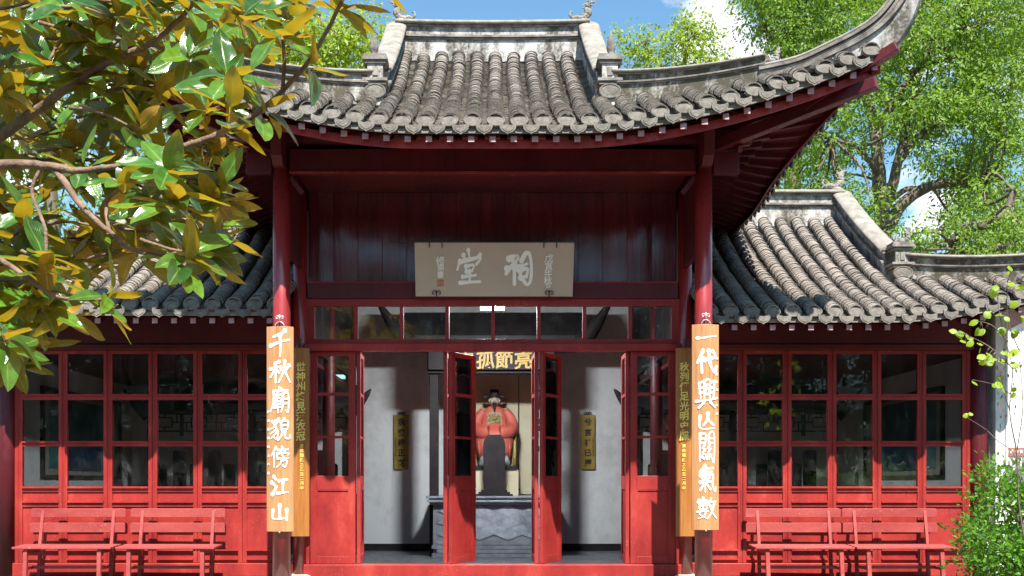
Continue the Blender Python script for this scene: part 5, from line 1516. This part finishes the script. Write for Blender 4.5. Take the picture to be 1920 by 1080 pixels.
def tree(name, label, trunk_paths, clumps, per, lsize, mat, seed, cat='tree', twigs=True, **kw):
    r = random.Random(seed)
    base = trunk_paths[0][0][0]
    t = thing(name, label, cat, tuple(base))
    mb = MB()
    pts_all = []
    for i, (pts, r0, r1) in enumerate(trunk_paths):
        if i == 0:
            one = MB(); limb(one, pts, r0, r1); one.build('trunk', M['bark'], t, recalc=False)
        else:
            limb(mb, pts, r0, r1)
        pts_all += [Vector(p) for p in pts[1:]]
    if twigs:
        for c, rad in clumps[::2]:
            near = min(pts_all, key=lambda p: (p - c).length)
            if (near - c).length < 7:
                mid = near.lerp(c, 0.5) + rand_unit(r) * 0.25
                limb(mb, [near, mid, c], 0.035, 0.010, 5)
    if mb.v: mb.build('branch', M['bark'], t, recalc=False)
    cm = crown_mesh(clumps, per, lsize, r, **kw)
    cm.materials.append(M[mat])
    link('crown', cm, None, t)
    return t
def g0(px, D): p = W(px, 905, D); p.z = -0.35; return p
r_ = random.Random(11)
# big camphor at the right
D = 23.0
cl = sample_clumps([(1480, 200, 1640, 420, 0.8), (1640, -60, 1960, 260, 1.15), (1780, 250, 1960, 470, 0.9), (1540, 60, 1700, 220, 0.5), (1690, 200, 1800, 330, 0.5)], r_, 21.0, 26.5, 320, 0.50,
    holes=((1735, 372, 62, 42), (1690, 300, 34, 62), (1745, 165, 40, 26), (1600, 330, 26, 40), (1905, 280, 30, 25), (1930, 200, 30, 40)))
tree('camphor_tree', 'big camphor tree with dark forked trunk rising behind the right wing roof', [
    ([g0(1655, D), W(1660, 700, D), W(1654, 430, D), W(1648, 340, D), W(1640, 250, D), W(1622, 170, D + 0.5)], 0.22, 0.09),
    ([W(1658, 440, D), W(1690, 385, D), W(1735, 352, D), W(1795, 343, D - 0.3), W(1838, 355, D - 0.5), W(1868, 395, D - 0.8), W(1895, 440, D - 1)], 0.14, 0.04),
    ([W(1654, 400, D), W(1672, 350, D), W(1688, 290, D), W(1700, 230, D + 0.4), W(1722, 150, D + 0.8), W(1760, 60, D + 1)], 0.13, 0.04),
    ([W(1660, 385, D), W(1700, 355, D), W(1750, 352, D + 0.5), W(1800, 320, D + 0.8)], 0.07, 0.03),
    ([W(1640, 260, D), W(1670, 200, D), W(1720, 130, D), W(1800, 60, D)], 0.11, 0.04),
    ([W(1688, 300, D), W(1740, 240, D), W(1820, 200, D), W(1890, 190, D)], 0.08, 0.03),
    ([W(1650, 330, D), W(1610, 280, D - 0.5), W(1560, 260, D - 1)], 0.07, 0.02)], cl, 250, 0.10, 'leaf_camphor', 3)
cl = sample_clumps([(1395, -60, 1600, 60, 1.0), (1430, 30, 1560, 105, 1.0), (1600, -60, 1700, 40, 0.8)], r_, 27, 31, 140, 0.52, holes=((1380, 60, 30, 50),))
tree('broadleaf_tree', 'dense leafy tree standing behind the upturned right roof corner', [([g0(1480, 29), W(1485, 400, 29), W(1490, 150, 29), W(1480, 50, 29), W(1500, -40, 29)], 0.28, 0.08), ([W(1486, 160, 29), W(1540, 60, 29), W(1600, 0, 29)], 0.1, 0.04), ([W(1488, 110, 29), W(1440, 60, 29), W(1420, 0, 29)], 0.1, 0.04)], cl, 160, 0.12, 'leaf_camphor', 4)
cl = [(W(px, py, 27 + dd), rad) for px, py, rad, dd in ((1190, 92, .42, 0), (1175, 78, .34, .5), (1215, 78, .38, .3), (1240, 98, .5, -.3), (1268, 72, .4, .2), (1290, 95, .5, -.5), (1298, 58, .34, .1), (1303, 38, .24, .2), (1285, 66, .3, 0), (1315, 85, .4, .3), (1330, 110, .34, .1), (1310, 112, .45, -.4), (1262, 112, .45, .3), (1205, 112, .45, .5), (1348, 112, .2, .2), (1225, 110, .4, -.2), (1280, 120, .5, 0), (1318, 62, .22, 0))]
tree('young_tree', 'small yellow-green treetop showing above the roof ridge against blue sky', [([g0(1270, 27), W(1272, 400, 27), W(1280, 150, 27), W(1300, 60, 27)], 0.16, 0.03), ([W(1275, 160, 27), W(1210, 90, 27)], 0.06, 0.02)], cl, 240, 0.115, 'leaf_yellow', 5, droop=0.2)
cl = sample_clumps([(1690, 400, 1960, 490, 1.0), (1830, 330, 1960, 420, 0.5)], r_, 17.5, 20, 52, 0.34, holes=((1740, 385, 60, 40),))
tree('orchard_tree', 'low yellow-green tree just behind the right wing hip ridge', [([g0(1830, 18.5), W(1810, 600, 18.5), W(1790, 470, 18.5), W(1812, 430, 18.5), W(1850, 420, 18.5), W(1885, 395, 18.5), W(1900, 360, 18.5)], 0.13, 0.05), ([W(1800, 480, 18.5), W(1880, 460, 18.5), W(1940, 430, 18.5)], 0.08, 0.03)], cl, 110, 0.09, 'leaf_camphor', 6)
cl = sample_clumps([(560, 30, 720, 125, 1.0), (470, 20, 600, 160, 0.8)], r_, 25, 28, 60, 0.6, holes=((640, 25, 60, 30), (480, 130, 30, 30)))
tree('bamboo_clump', 'bright yellow-green foliage behind the left roof ridge, right of the magnolia', [([g0(620, 26.5), W(622, 300, 26.5), W(630, 60, 26.5)], 0.14, 0.04), ([W(622, 200, 26.5), W(540, 80, 26.5)], 0.06, 0.02)], cl, 190, 0.13, 'leaf_yellow', 7)
cl = sample_clumps([(250, -40, 500, 200, 0.8), (300, 150, 420, 420, 0.5)], r_, 22, 27, 75, 0.65)
tree('shade_tree', 'tall yellow-green tree behind the left flying roof corner', [([g0(380, 24), W(370, 400, 24), W(350, 150, 24), W(330, 20, 24)], 0.22, 0.06), ([W(362, 250, 24), W(430, 120, 24), W(470, 60, 24)], 0.1, 0.03)], cl, 120, 0.13, 'leaf_yellow', 8)
cl = sample_clumps([(-60, -40, 260, 260, 0.8), (-60, 240, 330, 440, 0.8)], r_, 20, 25, 100, 0.62, holes=((120, 330, 40, 40), (30, 240, 40, 30)))
tree('garden_tree', 'pale green tree seen through magnolia leaves at the left edge', [([g0(90, 22), W(100, 500, 22), W(90, 250, 22), W(120, 60, 22)], 0.22, 0.05), ([W(96, 350, 22), W(30, 220, 22), W(-20, 120, 22)], 0.1, 0.03), ([W(96, 300, 22), W(180, 200, 22), W(240, 100, 22)], 0.1, 0.03)], cl, 120, 0.12, 'leaf_camphor', 9)
# trees across the courtyard, seen mirrored in the window glass
for i, (x, y, h_, lb) in enumerate(((4.5, -24, 9.0, 'leafy courtyard tree mirrored in the glass of the right wing'), (11.5, -23, 9.5, 'tall courtyard tree mirrored in the rightmost panes'), (-2.5, -25, 8.8, 'courtyard tree mirrored in the transom glass over the doors'), (-9.5, -24, 9.2, 'courtyard tree mirrored in the left wing windows'), (-17, -26, 9.5, 'courtyard tree mirrored in the leftmost panes'), (19, -26, 9.5, 'dark courtyard tree mirrored faintly in the end panes'))):
    rr = random.Random(50 + i)
    cl = [(Vector((x + rr.uniform(-4.2, 4.2), y + rr.uniform(-1.8, 1.8), h_ * rr.uniform(0.05, 1.0))), rr.uniform(1.0, 1.7)) for _ in range(170)]
    tree('courtyard_tree', lb, [([(x, y, -0.35), (x + 0.1, y, 1.5), (x - 0.1, y, 3.2), (x, y, h_ * 0.9)], 0.2, 0.05), ([(x, y, 2.2), (x + 1.4, y, 3.6), (x + 2.0, y, 4.5)], 0.09, 0.03), ([(x, y, 2.5), (x - 1.3, y + 0.4, 3.8), (x - 2.0, y, 4.8)], 0.09, 0.03)], cl, 70, 0.50, 'leaf_court', 60 + i)
# ------------------------------------------------------------------ shrub at the right
r_ = random.Random(21)
t = thing('evergreen_shrub', 'bushy bright green shrub at the lower right beside the bench', 'shrub', (5.05, -1.0, -0.35))
mb = MB(); cl = []
def inside(px, py):
    xl = [(880, 1868), (905, 1850), (950, 1842), (985, 1828), (1000, 1806), (1030, 1812), (1060, 1818), (1100, 1825)]
    for (ya, xa), (yb_, xb) in zip(xl, xl[1:]):
        if ya <= py <= yb_: return px > lerp(xa, xb, (py - ya) / (yb_ - ya))
    return False
while len(cl) < 260:
    px, py = r_.uniform(1800, 2010), r_.uniform(870, 1110)
    if inside(px, py) or (px > 1880 and py > 868): cl.append((W(px, py, r_.uniform(10.2, 11.4)), r_.uniform(0.05, 0.095)))
for i in range(7):
    b = Vector((4.9 + 0.06 * i, -1.05 - 0.03 * i, -0.35))
    for k in range(4):
        c = cl[r_.randrange(len(cl))][0]
        limb(mb, [b, b.lerp(c, 0.5) + Vector((0.1, 0, 0.15)), c], 0.016, 0.004, 6)
for px, py in ((1802, 1000), (1800, 1045), (1812, 985), (1850, 905), (1862, 880)):
    c = W(px, py, 10.4); cl.append((c, 0.04)); limb(mb, [W(1900, py + 70, 10.7), W((px + 1900) / 2, py + 25, 10.5), c], 0.008, 0.003, 5)
mb.build('stems', M['twig'], t, recalc=False)['kind'] = 'stuff'
cm = crown_mesh(cl, 46, 0.062, r_, aspect=0.24, droop=-0.5); cm.materials.append(M['leaf_shrub'])
o = link('foliage', cm, None, t); o['kind'] = 'stuff'
# ------------------------------------------------------------------ climbing twig with lime leaves at the right edge
def broad_leaf(L_, w_, seed, lobes=True):
    rr = random.Random(seed); m = MB(); rings = []
    for i in range(7):
        t_ = i / 6
        wd = w_ * math.sin(math.pi * min(1, t_ * 0.96 + 0.06)) ** 0.7 * (1 + (0.22 * math.sin(t_ * 19) if lobes else 0))
        z = -0.18 * L_ * t_ * t_ + 0.01
        rings.append([(-wd, L_ * t_, z - 0.10 * wd), (-wd * 0.5, L_ * t_, z + 0.05 * wd), (0, L_ * t_, z - 0.03 * wd), (wd * 0.5, L_ * t_, z + 0.05 * wd), (wd, L_ * t_, z - 0.10 * wd)])
    m.loft(rings, smooth=True)
    return m.mesh('leaf')
VL = [broad_leaf(0.13, 0.055, i) for i in range(4)]
for q in VL: q.materials.append(M['leaf_vine'])
def orient(o, p, d, nrm, sc=1.0):
    d = d.normalized(); x = d.cross(nrm).normalized(); n_ = x.cross(d)
    o.matrix_world = Matrix.Translation(p) @ Matrix((x, d, n_)).transposed().to_4x4() @ Matrix.Scale(sc, 4)
    o.matrix_basis = o.matrix_world.copy()
t = thing('climbing_plant', 'thin climbing stems with lime green leaves hanging at the right edge', 'plant', tuple(W(1935, 1100, 9.6)))
Dv = 9.6
mb = MB()
stems = [[(1940, 1090), (1912, 960), (1906, 850), (1893, 770), (1898, 690), (1876, 600), (1868, 530)], [(1915, 905), (1900, 850), (1870, 826), (1848, 805), (1818, 786)], [(1898, 690), (1862, 655), (1830, 636), (1795, 622)], [(1896, 740), (1866, 722), (1828, 713)], [(1890, 640), (1860, 610), (1832, 602)], [(1906, 850), (1918, 760), (1912, 660), (1925, 560)], [(1893, 770), (1876, 700), (1884, 640)], [(1912, 660), (1890, 600), (1889, 530)]]
for s_ in stems:
    limb(mb, [W(px, py, Dv + rnd.uniform(-0.1, 0.1)) for px, py in s_], 0.009 if s_ is stems[0] else 0.005, 0.002, 6)
stem_pts = [W(px, py, Dv) for s_ in stems for px, py in smooth_path(s_, 6)]
lv = [(1867, 521), (1889, 532), (1905, 545), (1835, 602), (1875, 594), (1800, 626), (1819, 631), (1832, 648), (1889, 618), (1854, 668), (1840, 676), (1862, 677), (1881, 674), (1829, 712), (1876, 712), (1814, 784), (1829, 786), (1870, 725), (1898, 734), (1910, 590), (1860, 545), (1900, 508), (1918, 525), (1895, 660), (1912, 620), (1850, 590), (1884, 560), (1915, 690), (1812, 640), (1846, 614), (1872, 536), (1900, 570), (1918, 600)]
for px, py in lv:
    for k in range(rnd.randint(1, 3)):
        o = bpy.data.objects.new('leaf', VL[rnd.randrange(4)]); COL.objects.link(o)
        d = Vector((rnd.uniform(-1, 0.6), rnd.uniform(-0.6, 0.4), rnd.uniform(-0.5, 0.2)))
        nrm = Vector((rnd.uniform(-0.3, 0.6), -0.7, rnd.uniform(0.2, 1.0))).normalized()
        lp_ = W(px + rnd.uniform(-9, 9), py + rnd.uniform(-7, 7), Dv + rnd.uniform(-0.08, 0.08))
        np_ = min(stem_pts, key=lambda q: (q - lp_).length)
        if (np_ - lp_).length > 0.01: mb.tube([np_, np_.lerp(lp_, 0.5) + Vector((0, 0, 0.012)), lp_], [0.003, 0.0022, 0.0018], 5)
        orient(o, lp_, d, nrm, rnd.uniform(0.35, 0.72)); adopt(o, t)
mb.build('stem', M['twig'], t, recalc=False)
V, F = [], []
for _ in range(45):
    px, py = rnd.uniform(1868, 1925), rnd.uniform(650, 800)
    leaf_quad(V, F, W(px, py, Dv + rnd.uniform(-0.15, 0.15)), (Vector((0, 0, -1)) + rand_unit(rnd) * 0.4).normalized(), rand_unit(rnd), rnd.uniform(0.03, 0.07), 0.010)
me = bpy.data.meshes.new('withered_leaves'); me.from_pydata(V, [], F); me.materials.append(M['leaf_dead'])
o = link('withered_leaves', me, None, t); o['kind'] = 'stuff'
# ------------------------------------------------------------------ magnolia in front, upper left
def mag_leaf(seed):
    rr = random.Random(seed); m = MB(); rings = []
    cv = rr.uniform(-0.28, 0.10); fold = rr.uniform(0.10, 0.34); tw = rr.uniform(-0.25, 0.25); wmax = rr.uniform(0.20, 0.24)
    n = 9
    for i in range(n + 1):
        t_ = i / n
        wd = wmax * (math.sin(math.pi * t_ ** 0.85) ** 0.72 if 0 < t_ < 1 else 0.0) + (0.012 if i == 0 else 0.004)
        zc = cv * t_ * t_ + 0.02 * math.sin(6 * t_)
        a = tw * t_
        ring = []
        for u in (-1, -0.55, 0, 0.55, 1):
            x = u * wd; z = abs(u) ** 1.3 * wd * fold - (0.008 if u == 0 else 0)
            ring.append((x * math.cos(a) - z * math.sin(a), t_, zc + x * math.sin(a) + z * math.cos(a) + 0.012 * math.sin(9 * t_ + 2 * u + seed)))
        rings.append(ring)
    m.loft(rings, smooth=True)
    q = m.mesh('leaf')
    at = q.attributes.new('leafpos', 'FLOAT_VECTOR', 'POINT')
    xs_ = (-1, -0.55, 0, 0.55, 1)
    for i, v in enumerate(q.vertices): at.data[i].vector = (xs_[i % 5] * wmax, (i // 5) / n, ((seed - 100) * 0.381966) % 1.0)
    return q
ML = [mag_leaf(100 + i) for i in range(14)]
# face order decides which side is the glossy top: make +Z the front
for q in ML:
    up = sum(p.normal.z for p in q.polygons)
    if up < 0: q.flip_normals()
    q.materials.append(M['leaf_magnolia'])
r_ = random.Random(33)
mag = thing('magnolia_tree', 'magnolia branches with glossy green leaves and rust undersides filling the upper left', 'tree', (-5.2, -6.2, -0.36))
tr = MB(); limb(tr, [(-5.2, -6.2, -0.36), (-5.15, -6.2, 1.2), (-5.0, -6.15, 2.6), (-4.7, -6.1, 4.0), (-4.4, -6.0, 5.4)], 0.16, 0.07, 12)
tr.build('trunk', M['bark_mag'], mag, recalc=False)
BRP = [  # px, py, D
    [(-420, 360, 5.7), (-150, 320, 5.6), (-30, 275, 5.5), (60, 213, 5.4), (143, 153, 5.3), (200, 117, 5.3), (283, 80, 5.2), (350, 20, 5.1), (380, -60, 5.1)],
    [(283, 80, 5.2), (330, 105, 5.1), (353, 112, 5.0)],
    [(-400, 330, 5.2), (-150, 310, 5.0), (0, 308, 4.9), (80, 310, 4.9), (150, 320, 4.85), (250, 309, 4.8), (317, 322, 4.7)],
    [(105, 322, 4.9), (124, 345, 4.85), (148, 381, 4.8), (176, 409, 4.75), (205, 434, 4.7), (252, 469, 4.7), (349, 484, 4.7)],
    [(-300, 430, 5.4), (-60, 450, 5.1), (0, 485, 5.0), (57, 526, 4.9), (110, 557, 4.85), (195, 562, 4.8)],
    [(250, 309, 4.8), (310, 285, 4.75), (385, 262, 4.7), (430, 240, 4.7), (480, 213, 4.7), (530, 170, 4.7), (585, 105, 4.7), (640, 5, 4.7), (665, -60, 4.7)],
    [(530, 170, 4.7), (533, 110, 4.7), (530, 72, 4.65)],
    [(-350, 520, 5.0), (-80, 600, 4.7), (10, 640, 4.6)],
    [(60, 213, 5.4), (85, 130, 5.4), (140, 30, 5.5)], [(200, 117, 5.3), (215, 40, 5.3), (240, -40, 5.3)],
    [(80, 310, 4.9), (60, 360, 4.9), (85, 430, 4.85), (85, 497, 4.85)], [(317, 322, 4.7), (310, 350, 4.7), (318, 380, 4.65)],
    [(480, 213, 4.7), (450, 170, 4.75), (425, 150, 4.8)], [(205, 434, 4.7), (200, 380, 4.8), (230, 350, 4.8)]]
for i, b in enumerate(BRP):
    w0 = {0: 0.034, 2: 0.029, 5: 0.016, 3: 0.017, 4: 0.017, 7: 0.016}.get(i, 0.009)
    one = MB(); limb(one, [W(*q) for q in b], w0, 0.008, 8); one.build('branch', M['bark_mag'], mag, recalc=False)
for a, c in (((-4.45, -6.02, 5.2), W(-420, 360, 5.7)), ((-4.9, -6.13, 3.0), W(-400, 330, 5.2)), ((-5.05, -6.17, 2.2), W(-300, 430, 5.4)), ((-5.1, -6.2, 1.6), W(-350, 520, 5.0))):
    one = MB(); limb(one, [a, Vector(a).lerp(c, 0.5) + Vector((0, 0, 0.1)), c], 0.06, 0.046, 8); one.build('branch', M['bark_mag'], mag, recalc=False)
LEAVES = []
def rosette(p, axis, n, L_, spread=(60, 105)):
    axis = axis.normalized()
    a = axis.orthogonal().normalized(); b = axis.cross(a)
    ph = r_.uniform(0, 6.28)
    for k in range(n):
        th = ph + k * 2.39996
        el = R(r_.uniform(*spread)) if k < n - 2 else R(r_.uniform(15, 45))
        d = axis * math.cos(el) + (a * math.cos(th) + b * math.sin(th)) * math.sin(el) + Vector((0, 0, -0.22))
        d.normalize()
        nr = axis - d * axis.dot(d)
        if nr.length < 0.1: nr = a.copy()
        nr = (nr.normalized() + rand_unit(r_) * 0.25).normalized()
        st_ = p + axis * r_.uniform(-0.05, 0.03) + d * 0.012
        LEAVES.append((st_, d, nr, L_ * r_.uniform(0.72, 1.15)))
key = [(353, 112, 5.0, (0.1, -0.9, 0.35), 11), (530, 72, 4.65, (0.0, -0.45, 0.9), 9), (425, 150, 4.8, (0.4, -0.5, 0.6), 9), (317, 322, 4.7, (0.35, -0.7, 0.65), 11), (349, 484, 4.7, (0.5, -0.25, 0.75), 13),
       (318, 380, 4.65, (0.2, -0.2, 0.9), 8), (195, 562, 4.8, (0.5, -0.1, 0.6), 10), (85, 497, 4.85, (0.1, -0.1, 0.95), 10), (10, 640, 4.6, (0.4, -0.5, 0.7), 10), (640, 8, 4.7, (0.4, -0.1, 0.7), 11),
       (353, 10, 5.1, (0.1, -0.2, 0.95), 10), (140, 30, 5.5, (0, -0.2, 0.9), 9), (230, 350, 4.8, (0.1, -0.3, 0.9), 8), (500, 205, 4.7, (0.5, -0.3, 0.6), 6), (575, 130, 4.7, (0.6, -0.2, 0.5), 4), (250, 30, 5.3, (0.1, -0.5, 0.8), 9), (690, -30, 4.7, (0.4, -0.1, 0.7), 7), (455, 30, 5.0, (0.3, -0.3, 0.8), 8), (560, -5, 4.9, (0.2, -0.3, 0.8), 7), (430, 215, 4.75, (0.3, -0.4, 0.7), 6)]
for px, py, D, ax, n in key: rosette(W(px, py, D), Vector(ax), n, 0.20)
def maxx(y):
    P_ = [(-60, 640), (0, 600), (60, 490), (150, 470), (260, 440), (300, 420), (400, 425), (480, 440), (520, 300), (560, 200), (650, 130), (700, 30)]
    for (ya, xa), (yb_, xb) in zip(P_, P_[1:]):
        if ya <= y <= yb_: return lerp(xa, xb, (y - ya) / (yb_ - ya))
    return -99
twg = MB()
cnt = 0
while cnt < 150:
    px, py = r_.uniform(-40, 620), r_.uniform(-50, 690)
    if px > maxx(py): continue
    if ((px - 285) / 75) ** 2 + ((py - 530) / 45) ** 2 < 1 or ((px - 430) / 80) ** 2 + ((py - 580) / 60) ** 2 < 1 or ((px - 60) / 40) ** 2 + ((py - 260) / 30) ** 2 < 1: continue
    D = r_.uniform(5.0, 7.0)
    p = W(px, py, D)
    ax = Vector((r_.uniform(-0.3, 0.6), r_.uniform(-0.8, 0.25), r_.uniform(0.25, 0.95)))
    rosette(p, ax, r_.randint(8, 11), 0.21)
    back = p + Vector((r_.uniform(-0.34, -0.16), r_.uniform(0.0, 0.15), r_.uniform(-0.06, 0.14)))
    limb(twg, [back, back.lerp(p, 0.5) + rand_unit(r_) * 0.03, p], 0.010, 0.005, 6)
    cnt += 1
tw_o = twg.build('twigs', M['bark_mag'], mag, recalc=False); tw_o['kind'] = 'stuff'
LEAVES.sort(key=lambda q: (q[0] - Vector((0, -CAMD, CAMZ))).length - q[3] * 6)
def on_screen(p):
    D = p.y + CAMD; px = VPX + p.x * FPX / D; py = VPY - (p.z - CAMZ) * FPX / D
    return -40 < px < 1960 and -40 < py < 1100
LEAVES.sort(key=lambda q: not on_screen(q[0]))
far = MB(); fpos = []
for i, (p, d, nr, L_) in enumerate(LEAVES):
    if i < 300:
        o = bpy.data.objects.new('leaf', ML[r_.randrange(14)]); COL.objects.link(o)
        orient(o, p, d, nr, L_); adopt(o, mag)
    else:
        q = ML[r_.randrange(14)]
        x = d.cross(nr).normalized(); n_ = x.cross(d)
        Mx = Matrix.Translation(p) @ Matrix((x, d, n_)).transposed().to_4x4() @ Matrix.Scale(L_, 4)
        fpos += [tuple(d_.vector) for d_ in q.attributes['leafpos'].data]
        far.add([Mx @ v.co for v in q.vertices], [tuple(f.vertices) for f in q.polygons], True)
print('magnolia leaves', len(LEAVES))
if far.v:
    o = far.build('foliage', M['leaf_magnolia'], mag, recalc=False); o['kind'] = 'stuff'
    at = o.data.attributes.new('leafpos', 'FLOAT_VECTOR', 'POINT')
    if len(fpos) == len(o.data.vertices): at.data.foreach_set('vector', [c for v in fpos for c in v])
bpy.context.view_layer.update()
